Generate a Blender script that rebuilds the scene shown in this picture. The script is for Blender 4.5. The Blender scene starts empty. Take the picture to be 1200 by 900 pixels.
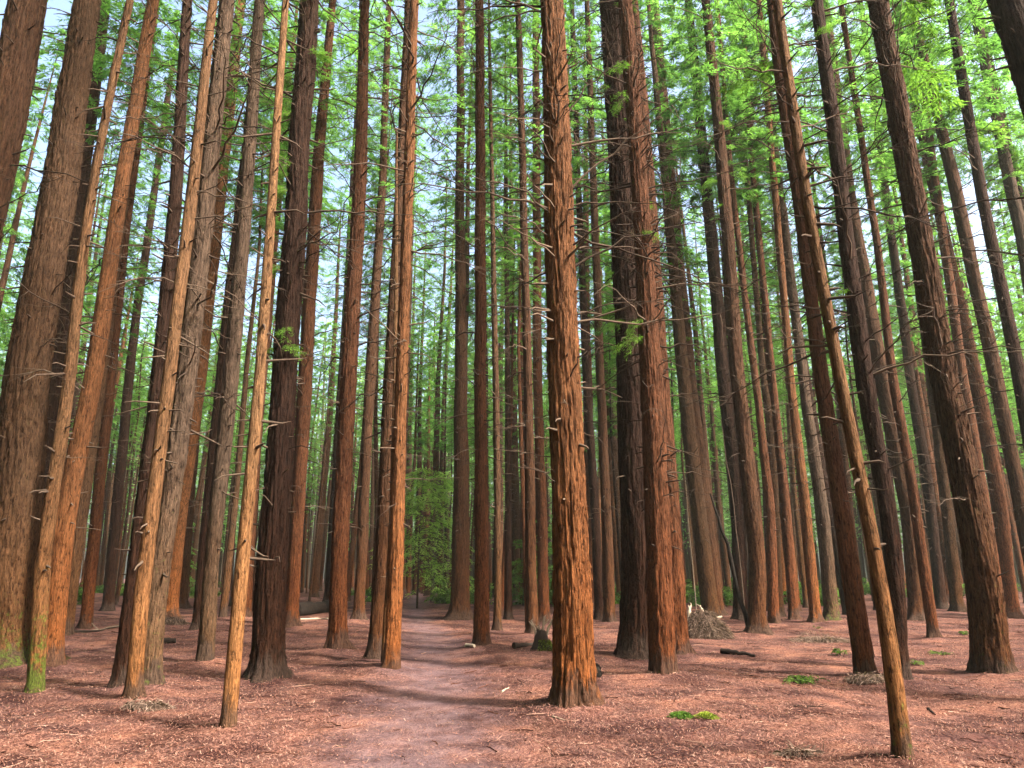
import bpy, math, random
import numpy as np
from mathutils import Vector, Matrix

rng = np.random.default_rng(11)
random.seed(11)
scene = bpy.context.scene
COL = scene.collection
PI = math.pi

# ------------------------------------------------------------------ camera
F_PX, W_PX, H_PX = 820.0, 1200.0, 900.0
CAM_H = 1.6
PITCH = math.atan(225.0 / F_PX)
cam_d = bpy.data.cameras.new('camera')
cam = bpy.data.objects.new('camera', cam_d)
COL.objects.link(cam)
cam.location = (0, 0, CAM_H)
cam.rotation_euler = (PI / 2 + PITCH, 0, 0)
cam_d.sensor_width = 36
cam_d.lens = 36 * F_PX / W_PX
cam_d.clip_start = 0.05
cam_d.clip_end = 3000
scene.camera = cam
CP, SP = math.cos(PITCH), math.sin(PITCH)


def ray(x, y):
    dx, dy = (x - 600) / F_PX, (450 - y) / F_PX
    return np.array([dx, CP - SP * dy, SP + CP * dy])


# ------------------------------------------------------------------ noise
def _hash(i, j, k, s):
    with np.errstate(over='ignore'):
        h = (i.astype(np.uint32) * np.uint32(374761393) + j.astype(np.uint32) * np.uint32(668265263)
             + k.astype(np.uint32) * np.uint32(2147483647) + np.uint32(s) * np.uint32(1274126177))
        h = (h ^ (h >> np.uint32(13))) * np.uint32(1274126177)
        h = (h ^ (h >> np.uint32(15))) * np.uint32(2246822519)
        h = h ^ (h >> np.uint32(16))
    return (h & np.uint32(0xFFFFFF)).astype(np.float64) / float(0xFFFFFF)


def vnoise(x, y, z, s=0):
    x, y, z = np.broadcast_arrays(np.asarray(x, float), np.asarray(y, float), np.asarray(z, float))
    xi, yi, zi = np.floor(x).astype(np.int64), np.floor(y).astype(np.int64), np.floor(z).astype(np.int64)
    fx, fy, fz = x - xi, y - yi, z - zi
    fx, fy, fz = fx * fx * (3 - 2 * fx), fy * fy * (3 - 2 * fy), fz * fz * (3 - 2 * fz)
    r = 0
    for a in (0, 1):
        for b in (0, 1):
            for c in (0, 1):
                w = (fx if a else 1 - fx) * (fy if b else 1 - fy) * (fz if c else 1 - fz)
                r = r + w * _hash(xi + a, yi + b, zi + c, s)
    return r


# ------------------------------------------------------------------ terrain
def path_x(y):
    return np.interp(y, [-10, 4, 8, 14, 22, 30, 45, 70, 120], [-0.9, -0.72, -0.95, -1.45, -2.5, -3.9, -6.0, -9.0, -15])


def path_half(y):
    return np.interp(y, [-10, 4, 10, 20, 30, 60], [1.45, 1.4, 1.3, 1.15, 1.0, .95])


MOUNDS = []


def gz(x, y):
    x, y = np.asarray(x, float), np.asarray(y, float)
    z = 0.26 * (vnoise(x / 6.5, y / 6.5, 0, 3) - .5) + 0.10 * (vnoise(x / 1.9, y / 1.9, 0, 4) - .5)
    z = z + 0.045 * (vnoise(x / .55, y / .55, 0, 5) - .5)
    d = np.abs(x - path_x(y)) / path_half(y)
    f = np.clip(1.25 - d, 0, 1)
    f = f * f * (3 - 2 * f)
    z = z * (1 - .65 * f) - 0.05 * f
    near = np.clip((np.hypot(x, y) - 1) / 6, .15, 1)
    z = z * near
    for mx, my, mr, mh in MOUNDS:
        q = ((x - mx) ** 2 + (y - my) ** 2) / (mr * mr)
        z = z + mh * np.exp(-q)
    return z


def hit(x, y):
    d = ray(x, y)
    z = 0.0
    for _ in range(12):
        t = (z - CAM_H) / d[2]
        p = np.array([0, 0, CAM_H]) + d * t
        z = float(gz(p[0], p[1]))
    return np.array([p[0], p[1], z])


def at_depth(x, y, Y):
    d = ray(x, y)
    return np.array([0, 0, CAM_H]) + d * (Y / d[1])


# ------------------------------------------------------------------ materials
def new_mat(name):
    m = bpy.data.materials.new(name)
    m.use_nodes = True
    nt = m.node_tree
    nt.nodes.clear()
    out = nt.nodes.new('ShaderNodeOutputMaterial')
    return m, nt, out


def N(nt, t, **kw):
    n = nt.nodes.new(t)
    for k, v in kw.items():
        setattr(n, k, v)
    return n


def noise_node(nt, vec, scale, detail=4, rough=.6):
    n = N(nt, 'ShaderNodeTexNoise')
    n.inputs['Scale'].default_value = scale
    n.inputs['Detail'].default_value = detail
    n.inputs['Roughness'].default_value = rough
    nt.links.new(vec, n.inputs['Vector'])
    return n.outputs['Fac']


def ramp(nt, fac, stops):
    r = N(nt, 'ShaderNodeValToRGB')
    els = r.color_ramp.elements
    while len(els) < len(stops):
        els.new(.5)
    for e, (p, c) in zip(els, stops):
        e.position = p
        e.color = (*c, 1) if len(c) == 3 else c
    nt.links.new(fac, r.inputs['Fac'])
    return r.outputs['Color']


def mixc(nt, fac, a, b, mode='MIX'):
    m = N(nt, 'ShaderNodeMix', data_type='RGBA', blend_type=mode)
    for sock, v in ((m.inputs[0], fac), (m.inputs[6], a), (m.inputs[7], b)):
        if hasattr(v, 'links'):
            nt.links.new(v, sock)
        elif isinstance(v, (int, float)):
            sock.default_value = v
        else:
            sock.default_value = (*v, 1)
    return m.outputs[2]


def mathn(nt, op, a, b=None, clamp=False):
    m = N(nt, 'ShaderNodeMath', operation=op, use_clamp=clamp)
    for i, v in enumerate((a, b)):
        if v is None:
            continue
        if hasattr(v, 'links'):
            nt.links.new(v, m.inputs[i])
        else:
            m.inputs[i].default_value = v
    return m.outputs[0]


def bark_material():
    # object colour = tint of the tree, its alpha = how mossy the foot is
    m, nt, out = new_mat('bark')
    tc = N(nt, 'ShaderNodeTexCoord')
    oi = N(nt, 'ShaderNodeObjectInfo')
    off = N(nt, 'ShaderNodeVectorMath', operation='ADD')
    sc = N(nt, 'ShaderNodeVectorMath', operation='SCALE')
    sc.inputs['Scale'].default_value = 37.0
    comb = N(nt, 'ShaderNodeCombineXYZ')
    for i in range(3):
        nt.links.new(oi.outputs['Random'], comb.inputs[i])
    nt.links.new(comb.outputs[0], sc.inputs[0])
    nt.links.new(tc.outputs['Object'], off.inputs[0])
    nt.links.new(sc.outputs[0], off.inputs[1])
    mp = N(nt, 'ShaderNodeMapping')
    mp.inputs['Scale'].default_value = (1, 1, .13)
    nt.links.new(off.outputs[0], mp.inputs['Vector'])
    v = mp.outputs[0]
    mp2 = N(nt, 'ShaderNodeMapping')
    mp2.inputs['Scale'].default_value = (1, 1, .4)
    nt.links.new(off.outputs[0], mp2.inputs['Vector'])
    fibre = noise_node(nt, v, 34, 5, .68)
    fine = noise_node(nt, v, 120, 3, .6)
    patch = noise_node(nt, mp2.outputs[0], 3.4, 4, .6)
    crack = noise_node(nt, mp2.outputs[0], 22, 4, .7)
    sep = N(nt, 'ShaderNodeSeparateXYZ')
    nt.links.new(tc.outputs['Object'], sep.inputs[0])
    tint = oi.outputs['Color']
    # fibres: streaks of darker and lighter bark
    c1 = ramp(nt, fibre, [(.30, (.22, .19, .18)), (.47, (.85, .85, .85)), (.58, (1.15, 1.12, 1.1)), (.70, (1.8, 1.72, 1.65))])
    col = mixc(nt, 1.0, tint, c1, 'MULTIPLY')
    c2 = ramp(nt, fine, [(.3, (.6, .58, .56)), (.7, (1.3, 1.3, 1.32))])
    col = mixc(nt, .8, col, c2, 'MULTIPLY')
    c3 = ramp(nt, patch, [(.3, (.62, .56, .55)), (.55, (1, 1, 1)), (.75, (1.25, 1.12, 1.0))])
    col = mixc(nt, .8, col, c3, 'MULTIPLY')
    c4 = ramp(nt, crack, [(.36, (.22, .2, .19)), (.45, (1, 1, 1))])
    col = mixc(nt, .9, col, c4, 'MULTIPLY')
    # weathering: the raised plates go grey, more of it higher up the tree
    ridge = N(nt, 'ShaderNodeAttribute', attribute_name='ridge').outputs['Fac']
    up = N(nt, 'ShaderNodeMapRange')
    up.inputs['From Min'].default_value = 1.0
    up.inputs['From Max'].default_value = 11.0
    up.inputs['To Min'].default_value = .02
    up.inputs['To Max'].default_value = .62
    nt.links.new(sep.outputs['Z'], up.inputs['Value'])
    wfac = mathn(nt, 'MULTIPLY', up.outputs[0], mathn(nt, 'ADD', mathn(nt, 'MULTIPLY', ridge, .7), .35), True)
    grey = mixc(nt, 1.0, mixc(nt, .5, tint, (.074, .046, .033)), c1, 'MULTIPLY')
    col = mixc(nt, wfac, col, grey)
    # bark turns brighter red-orange towards the foot
    foot = N(nt, 'ShaderNodeMapRange')
    foot.inputs['From Min'].default_value = .5
    foot.inputs['From Max'].default_value = 4.2
    foot.inputs['To Min'].default_value = .65
    foot.inputs['To Max'].default_value = 0
    nt.links.new(mathn(nt, 'ADD', sep.outputs['Z'], mathn(nt, 'MULTIPLY', patch, 1.4)), foot.inputs['Value'])
    col = mixc(nt, foot.outputs[0], col, mixc(nt, 1.0, col, (1.55, 1.12, .62), 'MULTIPLY'))
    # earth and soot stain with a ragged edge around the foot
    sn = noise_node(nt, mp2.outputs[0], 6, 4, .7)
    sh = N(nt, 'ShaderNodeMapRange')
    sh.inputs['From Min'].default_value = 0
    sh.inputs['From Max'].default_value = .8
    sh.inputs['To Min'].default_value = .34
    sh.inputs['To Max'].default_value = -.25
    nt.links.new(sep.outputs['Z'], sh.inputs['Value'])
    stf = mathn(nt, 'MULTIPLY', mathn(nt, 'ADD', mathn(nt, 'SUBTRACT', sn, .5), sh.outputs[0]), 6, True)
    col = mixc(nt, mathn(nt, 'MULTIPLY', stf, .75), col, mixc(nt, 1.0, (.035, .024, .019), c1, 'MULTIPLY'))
    # moss
    mn = noise_node(nt, off.outputs[0], 11, 5, .75)
    mh = N(nt, 'ShaderNodeMapRange')
    mh.inputs['From Min'].default_value = 0
    mh.inputs['From Max'].default_value = 2.0
    mh.inputs['To Min'].default_value = .30
    mh.inputs['To Max'].default_value = -.1
    nt.links.new(sep.outputs['Z'], mh.inputs['Value'])
    mm = mathn(nt, 'MULTIPLY', mh.outputs[0], oi.outputs['Alpha'])
    mf = mathn(nt, 'MULTIPLY', mathn(nt, 'ADD', mathn(nt, 'SUBTRACT', mn, .62), mm), 8, True)
    mf = mathn(nt, 'MULTIPLY', mf, mathn(nt, 'GREATER_THAN', oi.outputs['Alpha'], .02))
    moss = ramp(nt, fine, [(.3, (.02, .03, .006)), (.5, (.05, .07, .012)), (.72, (.12, .15, .02))])
    col = mixc(nt, mathn(nt, 'MULTIPLY', mf, .85), col, moss)
    b = N(nt, 'ShaderNodeBsdfPrincipled')
    nt.links.new(col, b.inputs['Base Color'])
    b.inputs['Roughness'].default_value = .82
    b.inputs['Specular IOR Level'].default_value = .04
    hgt = mathn(nt, 'ADD', mathn(nt, 'MULTIPLY', fibre, 1.0), mathn(nt, 'ADD', mathn(nt, 'MULTIPLY', crack, .8), mathn(nt, 'MULTIPLY', fine, .35)))
    bp = N(nt, 'ShaderNodeBump')
    bp.inputs['Strength'].default_value = 1.0
    bp.inputs['Distance'].default_value = .05
    nt.links.new(hgt, bp.inputs['Height'])
    nt.links.new(bp.outputs[0], b.inputs['Normal'])
    nt.links.new(b.outputs[0], out.inputs[0])
    return m


def wood_material(name, a, b_):
    m, nt, out = new_mat(name)
    tc = N(nt, 'ShaderNodeTexCoord')
    f = noise_node(nt, tc.outputs['Object'], 14, 4, .6)
    oi = N(nt, 'ShaderNodeObjectInfo')
    f2 = mathn(nt, 'ADD', mathn(nt, 'MULTIPLY', f, .7), mathn(nt, 'MULTIPLY', oi.outputs['Random'], .35))
    c = ramp(nt, f2, [(.3, a), (.75, b_)])
    p = N(nt, 'ShaderNodeBsdfPrincipled')
    p.inputs['Roughness'].default_value = .85
    p.inputs['Specular IOR Level'].default_value = .05
    nt.links.new(c, p.inputs['Base Color'])
    bp = N(nt, 'ShaderNodeBump')
    bp.inputs['Strength'].default_value = .6
    bp.inputs['Distance'].default_value = .01
    nt.links.new(noise_node(nt, tc.outputs['Object'], 60, 3), bp.inputs['Height'])
    nt.links.new(bp.outputs[0], p.inputs['Normal'])
    nt.links.new(p.outputs[0], out.inputs[0])
    return m


def leaf_material(name, dark, mid, light, trans=.5):
    m, nt, out = new_mat(name)
    at = N(nt, 'ShaderNodeAttribute', attribute_name='tint')
    oi = N(nt, 'ShaderNodeObjectInfo')
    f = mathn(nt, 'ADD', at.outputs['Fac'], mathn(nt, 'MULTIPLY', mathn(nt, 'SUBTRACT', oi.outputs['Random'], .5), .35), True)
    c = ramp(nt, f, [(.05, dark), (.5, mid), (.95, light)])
    d = N(nt, 'ShaderNodeBsdfDiffuse')
    t = N(nt, 'ShaderNodeBsdfTranslucent')
    tcx = mixc(nt, 1.0, c, (1.25, 1.42, .82), 'MULTIPLY')
    nt.links.new(c, d.inputs['Color'])
    nt.links.new(tcx, t.inputs['Color'])
    mx = N(nt, 'ShaderNodeMixShader')
    mx.inputs[0].default_value = trans
    nt.links.new(d.outputs[0], mx.inputs[1])
    nt.links.new(t.outputs[0], mx.inputs[2])
    nt.links.new(mx.outputs[0], out.inputs[0])
    return m


def ground_material(name, path=False):
    m, nt, out = new_mat(name)
    geo = N(nt, 'ShaderNodeNewGeometry')
    P = geo.outputs['Position']
    big = noise_node(nt, P, .45, 4, .6)
    mid = noise_node(nt, P, 3.2, 5, .65)
    fine = noise_node(nt, P, 32, 5, .75)
    # strands of fallen needles: two stretched, warped noises crossing each other
    strands = []
    for ang, sc_ in ((.5, 46), (2.1, 52), (1.25, 40)):
        mp = N(nt, 'ShaderNodeMapping')
        mp.inputs['Rotation'].default_value = (0, 0, ang)
        mp.inputs['Scale'].default_value = (1, .16, 1)
        wn = N(nt, 'ShaderNodeTexNoise')
        wn.inputs['Scale'].default_value = 2.5
        nt.links.new(P, wn.inputs['Vector'])
        ws = N(nt, 'ShaderNodeVectorMath', operation='SCALE')
        ws.inputs['Scale'].default_value = .5
        nt.links.new(wn.outputs['Color'], ws.inputs[0])
        ad = N(nt, 'ShaderNodeVectorMath', operation='ADD')
        nt.links.new(P, ad.inputs[0])
        nt.links.new(ws.outputs[0], ad.inputs[1])
        nt.links.new(ad.outputs[0], mp.inputs['Vector'])
        strands.append(noise_node(nt, mp.outputs[0], sc_, 3, .6))
    st = mathn(nt, 'MAXIMUM', mathn(nt, 'MAXIMUM', strands[0], strands[1]), strands[2])
    lit = ramp(nt, st, [(.42, (.019, .008, .007)), (.56, (.066, .031, .026)), (.72, (.160, .092, .074))])
    tone = ramp(nt, big, [(.32, (.55, .49, .54)), (.48, (.95, .93, .95)), (.64, (1.4, 1.3, 1.15))])
    c = mixc(nt, .9, lit, tone, 'MULTIPLY')
    med = noise_node(nt, P, 1.25, 3, .55)
    c = mixc(nt, .9, c, ramp(nt, med, [(.36, (.40, .35, .37)), (.5, (.95, .95, .95)), (.64, (1.45, 1.35, 1.2))]), 'MULTIPLY')
    tone2 = ramp(nt, mid, [(.3, (.6, .55, .56)), (.5, (1, 1, 1)), (.72, (1.25, 1.2, 1.12))])
    c = mixc(nt, .8, c, tone2, 'MULTIPLY')
    sp = ramp(nt, fine, [(.33, (.35, .33, .33)), (.47, (1, 1, 1)), (.7, (1.2, 1.15, 1.1))])
    c = mixc(nt, .75, c, sp, 'MULTIPLY')
    if path:
        e = N(nt, 'ShaderNodeAttribute', attribute_name='worn').outputs['Fac']
        ef = mathn(nt, 'ADD', e, mathn(nt, 'MULTIPLY', mathn(nt, 'SUBTRACT', mid, .5), 1.5))
        ef = mathn(nt, 'ADD', ef, mathn(nt, 'MULTIPLY', mathn(nt, 'SUBTRACT', fine, .5), .7), True)
        dirt = ramp(nt, mid, [(.3, (.058, .037, .041)), (.7, (.120, .082, .090))])
        dirt = mixc(nt, .7, dirt, sp, 'MULTIPLY')
        c = mixc(nt, mathn(nt, 'MULTIPLY', ef, .62), c, dirt)
    b = N(nt, 'ShaderNodeBsdfPrincipled')
    b.inputs['Roughness'].default_value = .9
    b.inputs['Specular IOR Level'].default_value = .04
    nt.links.new(c, b.inputs['Base Color'])
    bp = N(nt, 'ShaderNodeBump')
    bp.inputs['Strength'].default_value = .8
    bp.inputs['Distance'].default_value = .03
    h = mathn(nt, 'ADD', st, mathn(nt, 'ADD', mathn(nt, 'MULTIPLY', fine, .8), mid))
    nt.links.new(h, bp.inputs['Height'])
    nt.links.new(bp.outputs[0], b.inputs['Normal'])
    nt.links.new(b.outputs[0], out.inputs[0])
    return m


def litter_material():
    m, nt, out = new_mat('fallen_needles')
    at = N(nt, 'ShaderNodeAttribute', attribute_name='tint')
    c = ramp(nt, at.outputs['Fac'], [(0, (.022, .010, .008)), (.35, (.085, .036, .025)), (.7, (.16, .082, .062)), (1, (.24, .15, .115))])
    d = N(nt, 'ShaderNodeBsdfDiffuse')
    nt.links.new(c, d.inputs['Color'])
    nt.links.new(d.outputs[0], out.inputs[0])
    return m


M_BARK = bark_material()
M_DEAD = wood_material('dead_wood', (.020, .013, .010), (.085, .060, .043))
M_PALEWOOD = wood_material('bleached_wood', (.12, .09, .065), (.30, .24, .18))
M_LOG = wood_material('rotting_log', (.006, .005, .004), (.028, .019, .015))
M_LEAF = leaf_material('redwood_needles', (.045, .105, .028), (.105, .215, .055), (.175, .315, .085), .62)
M_HAZELEAF = leaf_material('haze_paled_needles', (.075, .145, .055), (.14, .25, .095), (.21, .34, .14), .6)  # needles paled towards mint: distance haze put into the colour
M_SPRIG = leaf_material('fresh_needles', (.045, .09, .016), (.09, .175, .03), (.155, .27, .05), .5)
M_FERN = leaf_material('undergrowth_leaves', (.025, .055, .012), (.065, .12, .024), (.13, .21, .04), .45)
M_BRIGHTLEAF = leaf_material('brightened_needles', (.13, .22, .05), (.22, .35, .08), (.31, .45, .12), .55)  # needle colour lightened to make up for the canopy's shade
M_MOSS = leaf_material('moss_leaves', (.045, .06, .010), (.11, .14, .022), (.21, .25, .04), .35)
M_FIBRE = leaf_material('dead_fibre', (.025, .016, .012), (.075, .050, .038), (.16, .112, .088), .15)
M_GROUND = ground_material('needle_litter_ground')
M_PATH = ground_material('trodden_path', True)
M_LITTER = litter_material()


# ------------------------------------------------------------------ mesh helpers
class MB:
    def __init__(self):
        self.v, self.f, self.m, self.t, self.n = [], [], [], [], 0

    def add(self, v, f, mat=0, tint=None):
        v = np.asarray(v, float).reshape(-1, 3)
        f = np.asarray(f, int)
        self.v.append(v)
        self.f.append((f + self.n, mat))
        self.t.append(np.full(len(v), .5) if tint is None else np.broadcast_to(np.asarray(tint, float), (len(v),)))
        self.n += len(v)

    def tube(self, pts, radii, sides=4, mat=0, cap=False):
        pts = np.asarray(pts, float)
        k = len(pts)
        tan = np.gradient(pts, axis=0)
        tan /= np.linalg.norm(tan, axis=1)[:, None] + 1e-9
        ref = np.array([0, 0, 1.0]) if abs(tan[0][2]) < .85 else np.array([1.0, 0, 0])
        u = np.cross(tan, ref)
        u /= np.linalg.norm(u, axis=1)[:, None] + 1e-9
        w = np.cross(tan, u)
        a = np.arange(sides) * 2 * PI / sides
        r = np.broadcast_to(np.asarray(radii, float), (k,))
        v = pts[:, None, :] + r[:, None, None] * (np.cos(a)[None, :, None] * u[:, None, :] + np.sin(a)[None, :, None] * w[:, None, :])
        i, j = np.meshgrid(np.arange(k - 1), np.arange(sides), indexing='ij')
        j2 = (j + 1) % sides
        f = np.stack([i * sides + j, i * sides + j2, (i + 1) * sides + j2, (i + 1) * sides + j], -1).reshape(-1, 4)
        self.add(v.reshape(-1, 3), f, mat)

    def mesh(self, name, mats, smooth=True):
        V = np.concatenate(self.v)
        T = np.concatenate(self.t)
        me = bpy.data.meshes.new(name)
        loops, starts, mi, c = [], [], [], 0
        for f, m in self.f:
            k = f.shape[1]
            loops.append(f.ravel())
            starts.append(c + np.arange(len(f)) * k)
            c += f.size
            mi.append(np.full(len(f), m))
        loops, starts, mi = np.concatenate(loops), np.concatenate(starts), np.concatenate(mi)
        me.vertices.add(len(V))
        me.vertices.foreach_set('co', V.ravel().astype(np.float32))
        me.loops.add(len(loops))
        me.loops.foreach_set('vertex_index', loops.astype(np.int32))
        me.polygons.add(len(starts))
        me.polygons.foreach_set('loop_start', starts.astype(np.int32))
        me.polygons.foreach_set('material_index', mi.astype(np.int32))
        me.polygons.foreach_set('use_smooth', np.full(len(starts), smooth))
        me.update(calc_edges=True)
        a = me.attributes.new('tint', 'FLOAT', 'POINT')
        a.data.foreach_set('value', T.astype(np.float32))
        for m in mats:
            me.materials.append(m)
        return me


def leaves(mb, pos, dirs, length, width, tint, mat, curl=.0):
    """many rhombic leaves: pos (n,3) base, dirs (n,3) along, random roll"""
    n = len(pos)
    if n == 0:
        return
    d = dirs / (np.linalg.norm(dirs, axis=1)[:, None] + 1e-9)
    up = np.array([0, 0, 1.0]) + rng.normal(0, .45, (n, 3))
    s = np.cross(d, up)
    s /= np.linalg.norm(s, axis=1)[:, None] + 1e-9
    L = np.broadcast_to(length, (n,))[:, None]
    Wd = np.broadcast_to(width, (n,))[:, None]
    mid = pos + d * L * .45
    tip = pos + d * L - np.array([0, 0, 1.0]) * L * curl
    v = np.stack([pos, mid - s * Wd * .5, tip, mid + s * Wd * .5], 1).reshape(-1, 3)
    f = np.arange(n * 4).reshape(-1, 4)
    mb.add(v, f, mat, np.repeat(np.clip(np.broadcast_to(tint, (n,)), 0, 1), 4))


def link(name, mesh, parent=None, loc=None):
    o = bpy.data.objects.new(name, mesh)
    COL.objects.link(o)
    if parent is not None:
        o.parent = parent
    if loc is not None:
        o.location = loc
    return o


def thing(name, label, cat, loc, group=None, rotz=0):
    o = bpy.data.objects.new(name, None)
    COL.objects.link(o)
    o.empty_display_size = .2
    o.location = loc
    o.rotation_euler = (0, 0, rotz)
    o['label'] = label
    o['category'] = cat
    if group:
        o['group'] = group
    return o


def tag(o, label, cat, group=None):
    o['label'] = label
    o['category'] = cat
    if group:
        o['group'] = group
    return o


# ------------------------------------------------------------------ trunk
def trunk_mesh(name, ph, pc, pr, d, seed, flare=.45, rough=1.0, stubs=True, see_top=12.0):
    """ph heights, pc (k,2) centre xy, pr radii -> mesh with fissured bark"""
    seg = int(np.clip(2 * PI * pr[0] / (.00125 * d), 18, 260))
    dz = np.clip(.0027 * d, .022, .2)
    H = ph[-1]
    top = min(see_top, H)
    zs = np.concatenate([[-.4, -.15], np.arange(0, .6, dz * .7), np.arange(.6, top, dz), np.arange(top, H, max(.6, dz * 4)), [H]])
    zs = np.unique(zs)
    hc = np.clip(zs, 0, None)
    # smooth interpolation of the axis
    fine = np.linspace(0, H, 400)
    ker = np.hanning(41)
    ker /= ker.sum()

    def sm(vals):
        q = np.interp(fine, ph, vals)
        q2 = np.convolve(np.pad(q, 20, mode='reflect', reflect_type='odd'), ker, mode='valid')
        return q2
    sx, sy, sr = sm(pc[:, 0]), sm(pc[:, 1]), np.interp(fine, ph, pr)
    sx -= sx[0] - pc[0, 0]
    sy -= sy[0] - pc[0, 1]
    wob = .02 * pr[0] / .3
    cx = np.interp(hc, fine, sx) + wob * 2 * (vnoise(hc * .5, seed, 0, 21) - .5)
    cy = np.interp(hc, fine, sy) + wob * 2 * (vnoise(hc * .5, seed, 7, 22) - .5)
    r = np.interp(hc, fine, sr)
    th = np.arange(seg) * 2 * PI / seg
    TH, Z = np.meshgrid(th, zs)
    Zc = np.clip(Z, -.1, None)
    R = np.repeat(r[:, None], seg, 1)
    C, S = np.cos(TH), np.sin(TH)
    k = max(2.2, min(6.5, pr[0] / .075))             # fissures scale with girth
    tw = .12 * Z
    C2, S2 = np.cos(TH + tw), np.sin(TH + tw)
    warp = 1.1 * (vnoise(C * 2, S * 2, Z * 1.3, seed) - .5) + .35 * (vnoise(C * 5, S * 5, Z * 4, seed + 8) - .5)
    deep = .45 + 1.1 * vnoise(C * 1.6, S * 1.6, Z * .9, seed + 9)
    n1 = 1 - np.abs(2 * vnoise(C2 * k + warp, S2 * k + warp, Z * .85, seed + 1) - 1)
    n2 = 1 - np.abs(2 * vnoise(C2 * k * 2.3 + warp, S2 * k * 2.3, Z * 2.1, seed + 2) - 1)
    n3 = vnoise(C * k * 4.5, S * k * 4.5, Z * 7, seed + 3)
    n4 = vnoise(C * k * 1.2, S * k * 1.2, Z * 9 + 3 * warp, seed + 4)   # cross cracks
    lump = vnoise(C * 1.2, S * 1.2, Z * .6, seed + 5) - .5
    furrow = (1 - n1) ** 1.3
    disp = -1.0 * deep * np.clip(n1 * 1.25 - .25, 0, 1) ** 2.2 - .5 * n2 ** 4 + .8 * (n3 - .5) - 1.7 * np.clip(n4 - .56, 0, 1) * 1.6
    amp = .070 * rough * np.minimum(R, .36) ** .8 * .36 ** .2
    fl = flare * np.exp(-np.clip(Zc, 0, None) / (.11 + .3 * pr[0]))
    lob = vnoise(C * 1.7, S * 1.7, 0, seed + 6)
    R2 = R * (1 + fl * (.2 + 1.7 * lob ** 1.5) + .10 * lump) + amp * disp * (1 + fl)
    V = np.stack([cx[:, None] + R2 * C, cy[:, None] + R2 * S, Z], -1)
    mb = MB()
    n = len(zs)
    i, j = np.meshgrid(np.arange(n - 1), np.arange(seg), indexing='ij')
    j2 = (j + 1) % seg
    f = np.stack([i * seg + j, i * seg + j2, (i + 1) * seg + j2, (i + 1) * seg + j], -1).reshape(-1, 4)
    ridge = np.clip(.85 + .75 * disp, 0, 1)
    mb.add(V.reshape(-1, 3), f, 0, ridge.ravel())
    axis = (fine, sx, sy, sr)
    if stubs and d < 24 and rough > .9:               # strips of bark peeling off, their ends standing clear
        lim = int(np.searchsorted(zs, min(top, H * .8)))
        first = int(np.searchsorted(zs, .05))
        ns = int(2 * PI * pr[0] * min(top, H * .8) * (70 if rough > 1.1 else 45) * np.clip(13 / d, .5, 1.2))
        i0 = rng.integers(first, max(first + 2, lim - 2), ns)
        Ls = rng.uniform(.08, .42, ns)
        j0 = rng.integers(0, seg, ns)
        wj = np.clip(rng.uniform(.012, .04, ns) / (2 * PI * pr[0] / seg), .6, 6)
        peel = rng.uniform(.003, .022, ns) * np.minimum(1, pr[0] / .25)
        flip = rng.random(ns) < .5
        rows = []
        rad = np.sqrt(((V[:, :, :2] - np.stack([cx, cy], -1)[:, None, :]) ** 2).sum(-1))
        for q in (0, .35, .7, 1):
            z = zs[i0] + Ls * q
            ii = np.clip(np.searchsorted(zs, z), 0, n - 1)
            lift = np.where(flip, q ** 2, (1 - q) ** 2) * peel + .004
            wq = wj * (1 - .55 * abs(q - .5))
            for sg in (-.5, .5):
                aj = j0 + sg * wq + .25 * wj * q
                ang = aj * 2 * PI / seg
                rr = rad[ii, np.round(aj).astype(int) % seg] + lift * (1 if sg > 0 else .55)
                rows.append(np.stack([cx[ii] + rr * np.cos(ang), cy[ii] + rr * np.sin(ang), z], 1))
        SV = np.stack(rows, 1).reshape(-1, 3)
        b_ = np.arange(ns)[:, None] * 8
        SF = np.concatenate([b_ + np.array([k_, k_ + 1, k_ + 3, k_ + 2]) for k_ in (0, 2, 4)])
        mb.add(SV, SF, 0, np.repeat(rng.uniform(.5, 1, ns), 8))
    if stubs:                                         # short snags where branches broke off
        ns = int(min(top, 26) * np.clip(7 - d * .1, 3, 6))
        for _ in range(ns):
            h = random.uniform(1.6 if d < 16 else 2.5, top)
            if h < 3 and random.random() < .6:
                continue
            a = random.uniform(0, 2 * PI)
            c = np.array([np.interp(h, fine, sx), np.interp(h, fine, sy), h])
            rr = float(np.interp(h, fine, sr))
            L = random.uniform(.03, .16) if random.random() < .75 else random.uniform(.16, .4)
            dv = np.array([math.cos(a), math.sin(a), random.uniform(-.5, .35)])
            p0 = c + np.array([math.cos(a), math.sin(a), 0]) * rr * .85
            p1 = p0 + dv * (L + rr * .15)
            p2 = p1 + dv * L * .4 + np.array([0, 0, random.uniform(-.3, .2) * L])
            q = random.uniform(.007, .016) + .012 * rr
            mb.tube([p0, p1, p2], [q * 1.3, q * .8, q * .35], 5 if d < 16 else 3, 1)
    me = mb.mesh(name, [M_BARK, M_DEAD])
    me.attributes['tint'].name = 'ridge'
    return me, axis


# ------------------------------------------------------------------ branch, sprig and crown libraries
def curve(L, up, droop, n=7, wig=.04, a0=0.0, bend=0.0):
    t = np.linspace(0, 1, n)
    x = L * t * np.cos(a0 + bend * t)
    y = L * t * np.sin(a0 + bend * t)
    z = L * (up * t - droop * t * t)
    p = np.stack([x, y, z], 1)
    p[1:] += rng.normal(0, wig * L / n * 1.6, (n - 1, 3))
    return p


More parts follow.
